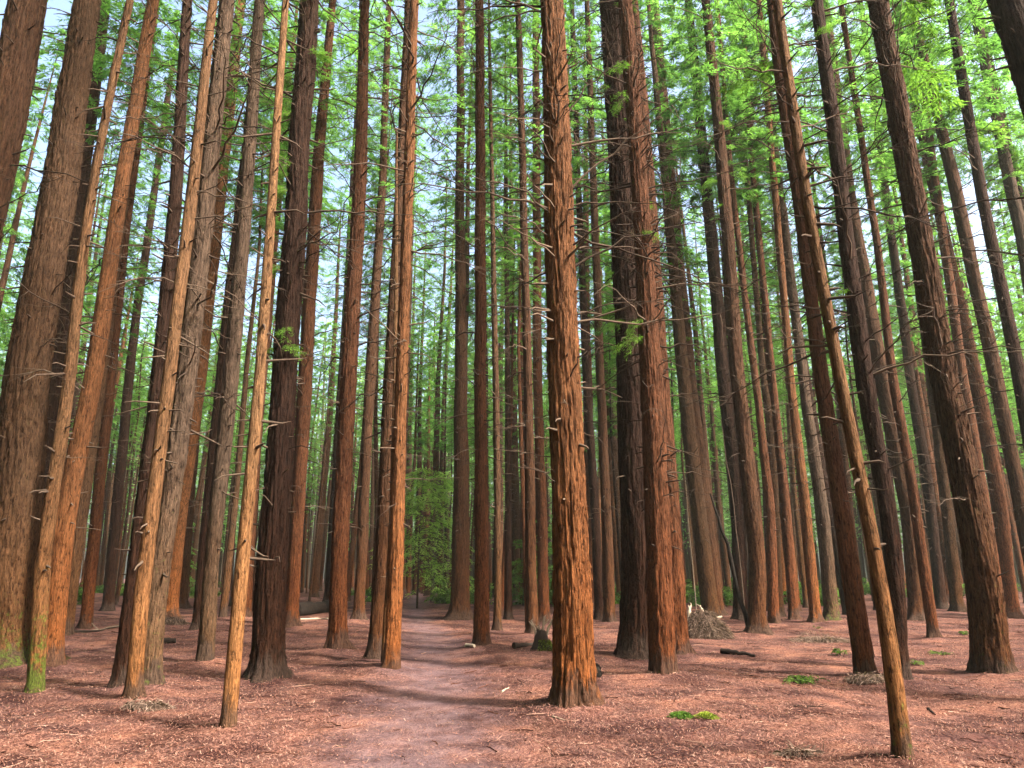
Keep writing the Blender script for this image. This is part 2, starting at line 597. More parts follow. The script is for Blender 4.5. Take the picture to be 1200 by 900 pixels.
def dead_branch_mesh(i):
    mb = MB()
    L = rng.uniform(.8, 2.2)
    p = curve(L, rng.uniform(-.15, .35), rng.uniform(.0, .45), 9, .07, 0, rng.uniform(-.4, .4))
    r0 = .005 + .0048 * L
    mb.tube(p, np.linspace(r0 * 1.3, r0 * .25, 9), 4, 0)
    for _ in range(rng.integers(4, 12)):
        k = rng.integers(2, 8)
        l = rng.uniform(.12, .45) * L * .6
        a = rng.choice([-1, 1]) * rng.uniform(.5, 1.2)
        q = curve(l, rng.uniform(-.4, .3), rng.uniform(0, .3), 5, .08, a, rng.uniform(-.5, .5))
        mb.tube(p[k] + q, np.linspace(r0 * .5, r0 * .15, 5), 3, 0)
    return mb.mesh('dead_branch', [M_DEAD])


def bough(mb, L, base, az, up, droop, leaf_l, leaf_w, twigs, per, tint0, matw, matl, start=.2):
    n = 6
    t = np.linspace(0, 1, n)
    ca, sa = math.cos(az), math.sin(az)
    p = np.stack([ca * L * t, sa * L * t, L * (up * t - droop * t * t)], 1)
    p[1:] += rng.normal(0, .03 * L, (n - 1, 3))
    p += base
    r0 = .006 + .006 * L
    mb.tube(p, np.linspace(r0, r0 * .25, n), 3, matw)
    tt = rng.uniform(start, 1, twigs)
    b = np.stack([np.interp(tt, t, p[:, k]) for k in range(3)], 1)
    side = rng.choice([-1, 1], twigs)
    ang = az + side * rng.uniform(.35, 1.15, twigs)
    tl = L * rng.uniform(.16, .36, twigs) * (1.25 - .75 * tt) + .12
    dz = rng.uniform(-.5, .08, twigs)
    d = np.stack([np.cos(ang), np.sin(ang), dz], 1)
    tv = tint0 + rng.normal(0, .13, twigs)
    u = rng.uniform(.05, 1, (twigs, per))
    pos = b[:, None, :] + d[:, None, :] * (tl[:, None] * u)[:, :, None]
    pos[:, :, 2] -= (tl[:, None] * u * u) * .25
    pos = pos + rng.normal(0, .03, pos.shape)
    perp = np.stack([-np.sin(ang), np.cos(ang), np.zeros(twigs)], 1)
    s2 = rng.choice([-1, 1], (twigs, per))[:, :, None]
    dd = d[:, None, :] * .8 + perp[:, None, :] * s2 * rng.uniform(.35, .95, (twigs, per))[:, :, None]
    dd = dd + rng.normal(0, .18, dd.shape)
    dd[:, :, 2] -= .15
    tint = (tv[:, None] + rng.normal(0, .07, (twigs, per))).ravel()
    m = twigs * per
    leaves(mb, pos.reshape(-1, 3), dd.reshape(-1, 3), leaf_l * rng.uniform(.6, 1.3, m), leaf_w * rng.uniform(.7, 1.3, m), tint, matl, .12)


def crown_mesh(i, H, Lmax, nb, twigs=13, per=20, leaf=(.22, .042)):
    mb = MB()
    for k in range(nb):
        q = (k + rng.uniform(0, 1)) / nb
        z = H * q ** 1.05
        prof = (1 - q) ** .75 * (.72 + .5 * math.sin(q * 9 + i * 2) ** 2 * .6) + .06
        if q < .18:
            prof *= .55 + 2.5 * q
            if rng.random() < .25:
                continue
        L = Lmax * prof * rng.uniform(.6, 1.25)
        if L < .25:
            L = .25
        az = k * 2.39996 + rng.uniform(-.5, .5)
        tt = max(4, int(twigs * min(1.3, L / Lmax * 1.35)))
        bough(mb, L, np.array([0, 0, z]), az, rng.uniform(.0, .3), rng.uniform(.25, .6), leaf[0], leaf[1], tt, per,
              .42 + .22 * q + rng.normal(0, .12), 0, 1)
    return mb.mesh('crown', [M_DEAD, M_LEAF], smooth=False)


def twig_tier_mesh(i, H, n, R):
    mb = MB()
    for k in range(n):
        z = H * rng.uniform(0, 1) ** .75
        az = rng.uniform(0, 2 * PI)
        L = rng.uniform(.35, 1.5) * (.6 + .55 * z / H)
        p = curve(L, rng.uniform(-.3, .25), rng.uniform(0, .45), 5, .06, az, rng.uniform(-.3, .3))
        p += [math.cos(az) * R * .6, math.sin(az) * R * .6, z]
        mb.tube(p, np.linspace(.013, .004, 5), 3, 0)
        for _ in range(rng.integers(0, 4)):
            j = rng.integers(1, 4)
            q = curve(L * rng.uniform(.2, .45), rng.uniform(-.3, .2), .2, 3, .05, az + rng.choice([-1, 1]) * rng.uniform(.5, 1.1))
            mb.tube(p[j] + q, [.007, .005, .003], 3, 0)
    return mb.mesh('dead_twigs', [M_DEAD])


def sprig_mesh(i):
    mb = MB()
    for _ in range(rng.integers(2, 5)):
        bough(mb, rng.uniform(.3, .8), np.zeros(3), rng.normal(0, .35), rng.uniform(-.1, .5), rng.uniform(.4, .9), .075, .016, 9, 16,
              .5 + rng.normal(0, .12), 0, 1, .1)
    return mb.mesh('leafy_sprig', [M_DEAD, M_SPRIG], smooth=False)


def near_bough_mesh(i):
    mb = MB()
    L = rng.uniform(1.6, 2.8)
    bough(mb, L, np.zeros(3), 0, rng.uniform(.0, .3), rng.uniform(.2, .5), .13, .03, 26, 26, .5, 0, 1, .22)
    return mb.mesh('leafy_bough', [M_DEAD, M_SPRIG], smooth=False)


DEAD = [dead_branch_mesh(i) for i in range(18)]
SPRIG = [sprig_mesh(i) for i in range(6)]
BOUGH = [near_bough_mesh(i) for i in range(6)]
CROWN_H = [17, 20, 23, 19, 25, 21]
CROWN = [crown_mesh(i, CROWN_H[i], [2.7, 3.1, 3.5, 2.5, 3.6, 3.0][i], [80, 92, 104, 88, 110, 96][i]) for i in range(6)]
TIER = [twig_tier_mesh(i, 13, 130, .22) for i in range(5)]


def put_on(axis, h, a, L):
    fine, sx, sy, sr = axis
    c = Vector((float(np.interp(h, fine, sx)), float(np.interp(h, fine, sy)), h))
    rr = float(np.interp(h, fine, sr))
    return c + Vector((math.cos(a), math.sin(a), 0)) * rr * .88


TREE_XY = []
GROVE = 'redwoods of the grove'
TINT = dict(red=(.070, .028, .0135), dark=(.020, .010, .007), brown=(.056, .031, .017), tan=(.095, .051, .025), grey=(.054, .037, .026),
            orange=(.108, .046, .019), pale=(.120, .066, .032), umber=(.044, .021, .011))


def traced_tree(pts, tone, label, moss=0.0, H=None, nbr=None, sprigs=0, boughs=0, kind='redwood_tree', crown=True, flare=.8,
                longb=(), broken=False, rough=1.0):
    """pts: (x, y, width) in photo pixels from the foot up; the foot is put on the ground and the
    whole trunk is built at that distance with its real girth"""
    x0, y0, w0 = pts[0]
    g = hit(x0, min(y0, 2000))
    Y = g[1]
    TREE_XY.append((g[0], g[1]))
    P3 = [g] + [at_depth(x, y, Y) for x, y, w in pts[1:]]
    rad = []
    for (x, y, w), p in zip(pts, P3):
        zc = p[1] * CP + (p[2] - CAM_H) * SP
        # width in pixels to metres, across the view direction
        rad.append(.5 * w / F_PX * zc * .97)
    hs = np.array([p[2] - g[2] for p in P3])
    cx = np.array([p[0] - g[0] for p in P3])
    cy = np.zeros(len(P3))
    rad = np.array(rad)
    rad[0] = rad[1] * 1.06 if len(rad) > 1 else rad[0]      # the flare is added by the trunk itself
    d = float(np.hypot(g[0], g[1]))
    girth = rad[0]
    if H is None:
        H = float(np.clip(22 + 42 * girth, 20, 40))
    H = max(H, hs[-1] * 1.15 + 1.5)
    # the trunk carries on above the picture, turning upright and tapering away
    if not broken:
        sl = (cx[-1] - cx[-2]) / max(.1, hs[-1] - hs[-2])
        h1, h2 = hs[-1] + (H - hs[-1]) * .5, H
        x1 = cx[-1] + sl * (h1 - hs[-1]) * .8
        x2 = x1 + sl * (h2 - h1) * .4
        hs = np.concatenate([hs, [h1, h2]])
        cx = np.concatenate([cx, [x1, x2]])
        cy = np.zeros(len(hs))
        rad = np.concatenate([rad, [rad[-1] * .62, .02]])
    else:
        H = hs[-1]
    root = thing(kind, label, 'tree', g.tolist(), GROVE)
    seed = len(TREE_XY) * 13
    see = d * 1.02 + 1.5
    me, axis = trunk_mesh('trunk', hs, np.stack([cx, cy], 1), rad, d, seed, flare, rough, True, min(see, H))
    tr = link('trunk', me, root)
    c = np.array(TINT[tone]) * random.uniform(.9, 1.1)
    tr.color = (*c, moss)
    top = min(see, H * .8)
    if nbr is None:
        nbr = int(np.clip(top * 3.2, 14, 85) * (1 if girth > .14 else .45))
    for _ in range(nbr):
        lo = 2.6 if d < 16 else 3.2
        h = lo + (top - lo) * random.random() ** .8
        a = random.uniform(0, 2 * PI)
        mbm = random.choice(DEAD)
        b = link('dead_branch', mbm, root, put_on(axis, h, a, 1))
        s = random.uniform(.35, 1.35) * (1 if girth > .14 else .6) * (.6 if h < 5 else 1)
        b.scale = (s, s, s)
        b.rotation_euler = (random.uniform(-.6, .6), random.uniform(-.25, .3), a)
    for (h, a, s, tilt) in longb:
        b = link('dead_branch', DEAD[int(h * 7) % len(DEAD)], root, put_on(axis, h, a, 1))
        b.scale = (s, s * .9, s * .9)
        b.rotation_euler = (0, tilt, a)
    for _ in range(sprigs):
        h = random.uniform(.38 * top, top)
        a = random.uniform(PI, 2 * PI)
        b = link('leafy_sprig', random.choice(SPRIG), root, put_on(axis, h, a, 1))
        s = random.uniform(.4, .8)
        b.scale = (s, s, s)
        b.rotation_euler = (0, random.uniform(-.1, .5), a)
    for _ in range(boughs):
        h = random.uniform(.72 * top, top * 1.05)
        a = random.uniform(0, 2 * PI)
        b = link('leafy_bough', random.choice(BOUGH), root, put_on(axis, h, a, 1))
        s = random.uniform(.8, 1.3)
        b.scale = (s, s, s)
        b.rotation_euler = (random.uniform(-.3, .3), random.uniform(-.15, .25), a)
    if crown and not broken:
        i = random.randrange(len(CROWN))
        hc = H * (random.uniform(.48, .57) if d > 20 else random.uniform(.58, .66))
        fine, sx, sy, sr = axis
        cr = link('crown', CROWN[i], root, (float(np.interp(hc, fine, sx)), 0, hc))
        s = (H * 1.02 - hc) / CROWN_H[i]
        tip = math.atan2(float(sx[-1] - np.interp(hc, fine, sx)), H - hc)
        cr.rotation_euler = (0, tip, 0)
        k = s * (1.05 if girth > .14 else .6)
        cr.scale = (k, k, s)
        cr.rotation_euler.rotate_axis('Z', random.uniform(0, 6.28))
    return root


# ------------------------------------------------------------------ the trees one can follow in the photograph
T = traced_tree
# left side
T([(-135, 800, 58), (-75, 500, 52), (-20, 245, 46), (5, 150, 44), (32, 0, 40)], 'umber', 'thick red-brown redwood cut off by the left edge, leaning in at the upper left corner', nbr=16,
  longb=((8.5, -.2, 1.3, -.2), (7.2, -.5, 1.2, -.35), (9.5, -.1, 1.4, 0.05)), crown=True)
T([(5, 778, 64), (12, 650, 60), (30, 450, 48), (70, 225, 39), (100, 0, 28)], 'brown', 'massive grey-brown trunk at the left edge with a mossy foot', moss=.55, H=34, nbr=22, rough=1.2,
  longb=((6.2, -.6, 1.0, .1), (7.4, -.4, .9, -.3)))
T([(32, 738, 25), (39, 650, 24), (61, 450, 24), (91, 225, 22), (122, 0, 16)], 'dark', 'dark reddish trunk standing right behind the massive mossy one', nbr=60)
T([(41, 818, 22), (50, 650, 17), (81, 450, 14), (96, 300, 12), (121, 150, 10), (152, 0, 8)], 'tan', 'slender pole-like tree with bright green moss on its lower trunk', moss=.95, kind='slender_tree', nbr=16, flare=.5)
T([(58, 783, 20), (78, 600, 23), (108, 450, 21), (141, 225, 17), (180, 0, 13)], 'orange', 'smooth reddish leaning trunk just right of the green mossy pole', nbr=22, rough=.6)
T([(75, 747, 18), (95, 600, 16), (118, 450, 13), (150, 200, 9), (172, 40, 7)], 'brown', 'brown trunk half hidden behind the smooth reddish leaning one')
T([(100, 739, 12), (118, 550, 13), (130, 450, 11), (148, 270, 8), (185, 0, 6)], 'red', 'thin dark red trunk in the gap between the left trunks and the three-stemmed clump')
T([(139, 814, 22), (155, 700, 20), (185, 450, 18), (206, 225, 15), (220, 0, 11)], 'dark', 'darkest trunk of the tight clump at left, on its shaded side', nbr=62)
T([(155, 826, 23), (165, 700, 18), (197, 450, 16), (226, 225, 14), (250, 0, 10)], 'tan', 'pale orange slender trunk at the front of the tight clump at left', kind='slender_tree', nbr=18, rough=.5)
T([(173, 812, 28), (182, 700, 25), (219, 450, 24), (243, 225, 23), (266, 0, 17)], 'grey', 'rough brown trunk at the right of the tight clump at left', moss=.25, nbr=62)
T([(197, 727, 18), (210, 600, 19), (231, 450, 20), (258, 225, 16), (282, 0, 11)], 'orange', 'orange-footed trunk rising behind the tight clump, a mound of needles at its base')
T([(241, 778, 20), (249, 650, 18), (270, 450, 19), (285, 280, 17), (304, 0, 12)], 'grey', 'brown trunk standing alone left of the pale bare pole', nbr=66, flare=.35)
T([(232, 741, 14), (243, 600, 13), (258, 450, 13), (285, 200, 11), (308, 0, 8)], 'dark', 'dark trunk just behind and left of the lone brown one')
T([(267, 861, 19), (285, 650, 17), (304, 450, 13), (319, 225, 11), (335, 0, 8)], 'pale', 'pale tan bare pole of a tree in the left foreground, nearest on that side', kind='slender_tree', nbr=9, rough=.35, flare=.25)
T([(311, 797, 42), (320, 650, 36), (334, 450, 31), (348, 225, 26), (362, 0, 23)], 'dark', 'big dark rugged redwood with green sprigs on its trunk, left of centre', nbr=60, sprigs=14, rough=1.25)
T([(340, 736, 16), (346, 650, 17), (357, 450, 17), (370, 225, 15), (385, 50, 10)], 'red', 'reddish trunk peeping out behind the big dark rugged redwood')
T([(394, 763, 26), (398, 650, 21), (409, 450, 20), (421, 225, 17), (428, 0, 11)], 'red', 'reddish redwood with a wide flared foot, beside the dark fallen log', nbr=75, flare=.95)
T([(386, 706, 11), (392, 600, 12), (401, 450, 11), (418, 150, 8), (424, 0, 6)], 'dark', 'dark trunk close behind the flared-foot redwood on its left')
T([(420, 728, 13), (426, 600, 13), (433, 450, 13), (447, 240, 10), (456, 0, 7)], 'umber', 'brown trunk between the flared-foot redwood and the twin trunks')
T([(439, 778, 21), (448, 650, 17), (456, 450, 16), (468, 225, 10), (479, 0, 9)], 'umber', 'darker left trunk of the twin pair beside the path', nbr=34)
T([(458, 790, 26), (464, 650, 19), (471, 450, 15), (478, 225, 13), (486, 0, 11)], 'orange', 'lighter right trunk of the twin pair beside the path, orange at its foot', nbr=60, flare=.6)
T([(450, 786, 9), (460, 600, 8), (463, 450, 6), (465, 152, 3)], 'tan', 'pale dead pole with a broken top squeezed between the twin trunks', kind='dead_pole', nbr=3, broken=True, crown=False, rough=.25, flare=.2)
# centre
T([(539, 727, 24), (541, 650, 22), (540, 450, 16), (539, 225, 11), (540, 0, 9)], 'umber', 'stout dark trunk right beside the far bend of the path, green at its top', nbr=88, boughs=10)
T([(564, 759, 20), (564, 650, 18), (563, 450, 15), (563, 225, 13), (562, 0, 10)], 'red', 'straight upright reddish trunk in the middle, right of the path', nbr=88)
T([(583, 742, 10), (583, 600, 9), (581, 450, 8), (574, 75, 4)], 'brown', 'thin trunk just right of the straight upright reddish one', kind='slender_tree')
T([(595, 728, 11), (596, 600, 9), (595, 450, 7), (593, 200, 5)], 'dark', 'thin dark trunk left of the mossy stump with a fern')
T([(624, 745, 15), (622, 650, 14), (619, 450, 11), (613, 225, 9), (607, 0, 7)], 'umber', 'narrow trunk rising directly behind the mossy stump', nbr=88)
T([(638, 730, 14), (635, 600, 13), (630, 450, 12), (629, 225, 10), (628, 0, 8)], 'red', 'reddish narrow trunk between the mossy stump and the broad orange redwood')
T([(670, 828, 52), (671, 750, 49), (668, 600, 44), (663, 450, 40), (654, 225, 36), (646, 0, 27)], 'orange', 'broad shaggy orange-barked redwood in the open, right of the path, the brightest trunk', nbr=66, rough=1.35, flare=.4,
  longb=((7.3, .1, 1.2, -.5), (8.6, .25, 1.0, -.9), (6.0, .0, 1.3, -.35), (9.4, -.2, 1.1, -.7), (7.8, 3.0, 1.2, -.4)))
T([(703, 728, 13), (700, 650, 12), (688, 450, 10), (678, 225, 8), (670, 0, 6)], 'dark', 'thin dark trunk close at the right of the broad orange redwood')
T([(714, 731, 18), (713, 650, 14), (704, 450, 11), (693, 150, 8), (688, 0, 6)], 'umber', 'thin trunk with a flared foot just left of the very dark redwood', flare=.7)
T([(746, 771, 46), (748, 650, 40), (740, 450, 36), (730, 225, 33), (714, 0, 26)], 'dark', 'very dark, almost black redwood with green sprigs high up, right of centre', nbr=88, sprigs=12, flare=.7, rough=1.2)
T([(776, 793, 32), (772, 650, 30), (764, 450, 28), (750, 225, 21), (732, 0, 17)], 'red', 'scaly red-brown redwood standing in front of the very dark one', nbr=88, sprigs=5, rough=1.2, flare=.2)
T([(795, 768, 26), (789, 650, 24), (774, 450, 22), (755, 150, 16), (742, 0, 11)], 'red', 'red trunk with a black foot showing behind the scaly red-brown redwood', nbr=30, flare=.8)
# right side
T([(836, 722, 21), (825, 600, 22), (807, 450, 19), (786, 225, 17), (766, 0, 12)], 'umber', 'thick leaning brown redwood behind the heap of brush', nbr=88, sprigs=10)
T([(869, 727, 16), (865, 600, 17), (849, 450, 17), (829, 225, 14), (807, 0, 9)], 'dark', 'dark trunk with a pale dead stick leaning against it', nbr=88)
T([(887, 743, 23), (887, 650, 20), (865, 450, 17), (849, 225, 15), (827, 0, 10)], 'umber', 'brown trunk right of the heap of brush with bright bark on its right side', nbr=88, sprigs=4)
T([(913, 722, 14), (903, 500, 11), (895, 450, 8), (877, 225, 6), (862, 50, 4)], 'brown', 'slim trunk just right of the one beside the brush heap')
T([(907, 731, 13), (903, 600, 12), (886, 450, 9), (858, 225, 7), (840, 0, 5)], 'red', 'slim reddish trunk crossing behind its brown neighbour')
T([(957, 731, 15), (944, 600, 13), (927, 450, 10), (904, 175, 8), (889, 0, 6)], 'orange', 'pale-sided narrow trunk behind the strip of twig litter')
T([(931, 728, 14), (921, 600, 12), (906, 450, 9), (882, 200, 7), (868, 0, 5)], 'red', 'narrow red trunk left of the pale-sided narrow one')
T([(975, 728, 18), (964, 600, 16), (942, 450, 12), (914, 225, 10), (893, 40, 8)], 'grey', 'mossy greyish trunk at the far end of the strip of twig litter', moss=.5)
T([(1015, 797, 26), (995, 650, 22), (962, 450, 18), (935, 225, 15), (915, 100, 13), (905, 0, 12)], 'red', 'sharply leaning reddish redwood with needles heaped at its foot', nbr=66, flare=.45)
T([(1060, 899, 24), (1046, 775, 20), (1026, 650, 17), (985, 450, 15), (943, 225, 13), (910, 0, 11)], 'tan', 'slender crooked tree in the right foreground, nearest of all', kind='slender_tree', nbr=20, rough=.45, moss=.25, flare=.3)
T([(1056, 803, 21), (1052, 700, 20), (1041, 600, 20), (1013, 450, 21), (986, 225, 18), (957, 0, 14)], 'dark', 'dark leaning trunk seen behind the slender crooked tree', nbr=66, sprigs=4, boughs=2)
T([(1075, 727, 17), (1064, 600, 17), (1035, 450, 18), (999, 250, 15), (965, 0, 11)], 'umber', 'scaly brown trunk behind the dark leaning one', nbr=88, boughs=2)
T([(1095, 750, 13), (1066, 550, 12), (1047, 450, 11), (1030, 300, 9), (985, 0, 6)], 'red', 'thin red trunk with a dark foot, midway to the stout leaning redwood')
T([(1103, 713, 12), (1086, 560, 12), (1068, 450, 11), (1038, 225, 9), (1008, 0, 6)], 'dark', 'thin shaded trunk far behind the thin red one')
T([(1123, 718, 14), (1110, 600, 13), (1092, 450, 12), (1062, 225, 9), (1034, 0, 6)], 'brown', 'brown trunk just left of the stout leaning redwood, farther off')
T([(1164, 791, 42), (1156, 700, 39), (1140, 600, 34), (1108, 450, 31), (1070, 225, 26), (1029, 0, 22)], 'umber', 'stout leaning redwood at right with a furrowed trunk and a few mossy roots', moss=.12, nbr=88, rough=1.25,
  flare=.35, boughs=2)
T([(1172, 726, 14), (1147, 550, 13), (1129, 450, 12), (1098, 225, 9), (1066, 0, 6)], 'red', 'reddish trunk close behind the stout leaning redwood', nbr=60)
T([(1185, 723, 19), (1173, 600, 17), (1145, 450, 15), (1085, 180, 10), (1048, 0, 7)], 'red', 'red trunk near the right edge, first beyond the stout leaning redwood', boughs=2)
T([(1225, 735, 18), (1197, 600, 17), (1169, 450, 16), (1115, 200, 14), (1066, 0, 8)], 'umber', 'long bare leaning trunk whose foot is just outside the right edge', boughs=2)
T([(1262, 750, 20), (1222, 600, 18), (1192, 430, 15), (1150, 225, 13), (1112, 0, 10)], 'dark', 'leaning trunk with its upper half crossing the right edge, left of the paired ones')
T([(1275, 728, 22), (1228, 450, 17), (1200, 290, 15), (1175, 175, 13), (1140, 0, 10)], 'grey', 'grey-green leaning trunk in the upper right, left of the black corner trunk', boughs=2)
T([(1290, 722, 14), (1237, 450, 11), (1200, 250, 9), (1150, 25, 7)], 'dark', 'thin dark trunk in the upper right, crossing the grey-green one')
T([(1420, 830, 60), (1330, 500, 50), (1215, 95, 41), (1180, 0, 38)], 'dark', 'nearly black trunk cutting across the upper right corner', nbr=14)
# low-lit trunks further in on the left
T([(126, 716, 13), (140, 560, 12), (158, 380, 10), (196, 120, 7)], 'dark', 'dark trunk far off, left behind the tight clump')
T([(289, 716, 14), (298, 560, 13), (309, 400, 11), (330, 120, 7)], 'dark', 'dark trunk far off between the lone brown tree and the big dark rugged one')
T([(212, 712, 15), (223, 560, 14), (238, 400, 11), (262, 150, 8)], 'umber', 'far brown trunk right of the orange-footed one')

for tx, ty in TREE_XY:
    if math.hypot(tx, ty) < 30 and abs(tx) < 18:
        MOUNDS.append((tx, ty, .5, .09))

# ------------------------------------------------------------------ the ranks behind: six kinds of far tree, copied
FAR = 'redwoods in the ranks behind'
far_protos = []
for i in range(6):
    Hh = [36, 33, 39, 30, 37, 34][i]
    r0 = [.31, .25, .36, .2, .28, .33][i]
    hs = np.array([0, 8, 16, 26, Hh])
    off = np.cumsum(np.concatenate([[0], rng.normal(0, .16, 4)]))
    off2 = np.cumsum(np.concatenate([[0], rng.normal(0, .16, 4)]))
    pr = np.array([r0, r0 * .86, r0 * .68, r0 * .4, .02])
    me, axis = trunk_mesh('trunk', hs, np.stack([off, off2], 1), pr, 42, 300 + i, .4, 1.0, True, 30)
    far_protos.append((me, axis, Hh))


def far_tree(i, x, y, s, rz, lean):
    me, axis, Hh = far_protos[i]
    root = thing('redwood_tree', 'straight thin redwood in the crowded ranks far behind', 'tree', (x, y, float(gz(x, y))), FAR, rz)
    root.rotation_euler = (lean[0], lean[1], rz)
    root.scale = (s, s, s * random.uniform(.92, 1.1))
    tr = link('trunk', me, root)
    c = np.array(TINT[random.choice(['umber', 'umber', 'dark', 'brown', 'red', 'red', 'orange'])]) * random.uniform(.8, 1.1)
    tr.color = (*c, 0)
    fine, sx, sy, sr = axis
    hc = Hh * random.uniform(.30, .50)
    ci = random.randrange(6)
    cr = link('crown', CROWN[ci], root, (float(np.interp(hc, fine, sx)), float(np.interp(hc, fine, sy)), hc))
    k = (Hh * 1.02 - hc) / CROWN_H[ci]
    w = k * random.uniform(.75, 1.0)
    cr.scale = (w, w, k)
    cr.rotation_euler = (0, 0, random.uniform(0, 6.28))
    tw = link('dead_twigs', TIER[random.randrange(5)], root, (float(np.interp(4, fine, sx)), float(np.interp(4, fine, sy)), 3.2))
    tw['kind'] = 'stuff'
    tw.scale = (1, 1, (hc - 1) / 13)
    tw.rotation_euler = (0, 0, random.uniform(0, 6.28))


placed = list(TREE_XY)
count = 0
tries = 0
N_FAR = 215
while count < N_FAR and tries < 60000:
    tries += 1
    y = 27 + 75 * random.random() ** .75
    half = y * .86 + 4
    x = random.uniform(-half, half)
    if abs(x - float(path_x(y))) < 1.7 and y < 58:
        continue
    # the stand opens up to the left, where pale light comes in low
    if x < -.28 * y and random.random() < .35:
        continue
    if any((x - a) ** 2 + (y - b) ** 2 < 2.3 ** 2 for a, b in placed):
        continue
    placed.append((x, y))
    far_tree(random.randrange(6), x, y, random.uniform(.75, 1.12), random.uniform(0, 6.28), (random.gauss(0, .018), random.gauss(0, .018)))
    count += 1

for px_, y in ((478, 60), (494, 66), (508, 61), (486, 78), (520, 73), (502, 86), (535, 82), (468, 70)):   # the trees that close the view down the path
    x = (px_ - 600) / F_PX * y * 1.03
    placed.append((x, y))
    far_tree(random.randrange(6), x, y, random.uniform(1.12, 1.32), random.uniform(0, 6.28), (random.gauss(0, .012), random.gauss(0, .012)))
slim_protos = []
for i in range(4):
    Hh = [21, 18, 24, 16][i]
    r0 = [.12, .095, .14, .08][i]
    hs = np.array([0, 5, 10, 15, Hh]) if Hh > 16 else np.array([0, 5, 10, 14, Hh])
    o1, o2 = (np.cumsum(np.concatenate([[0], rng.normal(0, .18, 4)])) for _ in range(2))
    me, axis = trunk_mesh('trunk', hs, np.stack([o1, o2], 1), np.array([r0, r0 * .88, r0 * .7, r0 * .45, .015]), 40, 400 + i, .35, .8, True, 18)
    slim_protos.append((me, axis, Hh))
count = 0
while count < 150:
    y = 25 + 60 * random.random() ** .8
    x = random.uniform(-1, 1) * (y * .84 + 3)
    if abs(x - float(path_x(y))) < 1.6 and y < 55:
        continue
    if any((x - a) ** 2 + (y - b) ** 2 < 1.2 ** 2 for a, b in placed):
        continue
    placed.append((x, y))
    i = count % 4
    me, axis, Hh = slim_protos[i]
    root = thing('slender_tree', 'slender pole-like tree squeezed among the crowded ranks far behind', 'tree', (x, y, float(gz(x, y))), 'slender trees in the ranks behind')
    root.rotation_euler = (random.gauss(0, .025), random.gauss(0, .025), random.uniform(0, 6.28))
    s = random.uniform(.8, 1.25)
    root.scale = (s, s, s * random.uniform(.9, 1.15))
    tr = link('trunk', me, root)
    tr.color = (*(np.array(TINT[random.choice(['umber', 'brown', 'tan', 'red', 'dark'])]) * random.uniform(.8, 1.15)), 0)
    fine, sx, sy, sr = axis
    hc = Hh * random.uniform(.5, .68)
    ci = random.randrange(6)
    cr = link('crown', CROWN[ci], root, (float(np.interp(hc, fine, sx)), float(np.interp(hc, fine, sy)), hc))
    k = (Hh * 1.03 - hc) / CROWN_H[ci]
    cr.scale = (k * 1.1, k * 1.1, k)
    cr.rotation_euler = (0, 0, random.uniform(0, 6.28))
    tw = link('dead_twigs', TIER[random.randrange(5)], root, (0, 0, 2.4))
    tw['kind'] = 'stuff'
    tw.scale = (.5, .5, (hc - 1) / 13)
    tw.rotation_euler = (0, 0, random.uniform(0, 6.28))
    count += 1

# ------------------------------------------------------------------ far-off wood plus unseen light-blocking trees: one mass nobody could count
mb = MB()
for k_ in range(1060):
    if k_ < 760:
        a = random.uniform(-.86, .86)
        if a < -.2 and random.random() < .12:
            a = random.uniform(0, .86)
        dd = random.uniform(98, 180)
    else:                                             # unseen trees added behind to block skylight, open towards the sun
        a = math.radians(random.uniform(180, 288))
        dd = random.uniform(15, 48)
        if k_ > 940:  # lower unseen band, added to block the low sky beneath the sun
            a = math.radians(random.uniform(80, 182))
            dd = random.uniform(46, 70)
    x, y = dd * math.sin(a), dd * math.cos(a)
    z = float(gz(x, y))
    h = random.uniform(27, 40) if k_ <= 940 else random.uniform(15, 24)
    r = random.uniform(.18, .34)
    mb.tube(np.array([[x, y, z - .3], [x + random.gauss(0, .3), y, z + h * .5], [x + random.gauss(0, .5), y, z + h]]), [r, r * .7, .03], 6, 0)
    n = 340 if k_ < 760 else 260
    q = rng.random(n) ** .9
    near_ = k_ >= 760
    zc = z + h * (.2 + .8 * q) if not near_ else z + 1.5 + (h - 1.5) * q
    R = (3.4 * (1 - q) ** .8 + .3) * rng.random(n) ** .5
    th = rng.uniform(0, 2 * PI, n)
    pos = np.stack([x + R * np.cos(th), y + R * np.sin(th), zc - .2 * R], 1)
    d = np.stack([np.cos(th), np.sin(th), rng.uniform(-.7, .1, n)], 1)
    gro = 2.2 if near_ else 1.0  # outsized leaves let the unseen trees block more light
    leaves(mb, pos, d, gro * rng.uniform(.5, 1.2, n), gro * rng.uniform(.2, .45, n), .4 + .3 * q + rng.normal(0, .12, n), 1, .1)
fw = link('distant_and_blocking_wood', mb.mesh('distant_and_blocking_wood', [M_DEAD, M_HAZELEAF], False))
fw['kind'] = 'stuff'
tag(fw, 'far-off wood of massed green crowns closing the view, plus unseen trees added to block skylight', 'woodland')

# ------------------------------------------------------------------ understorey


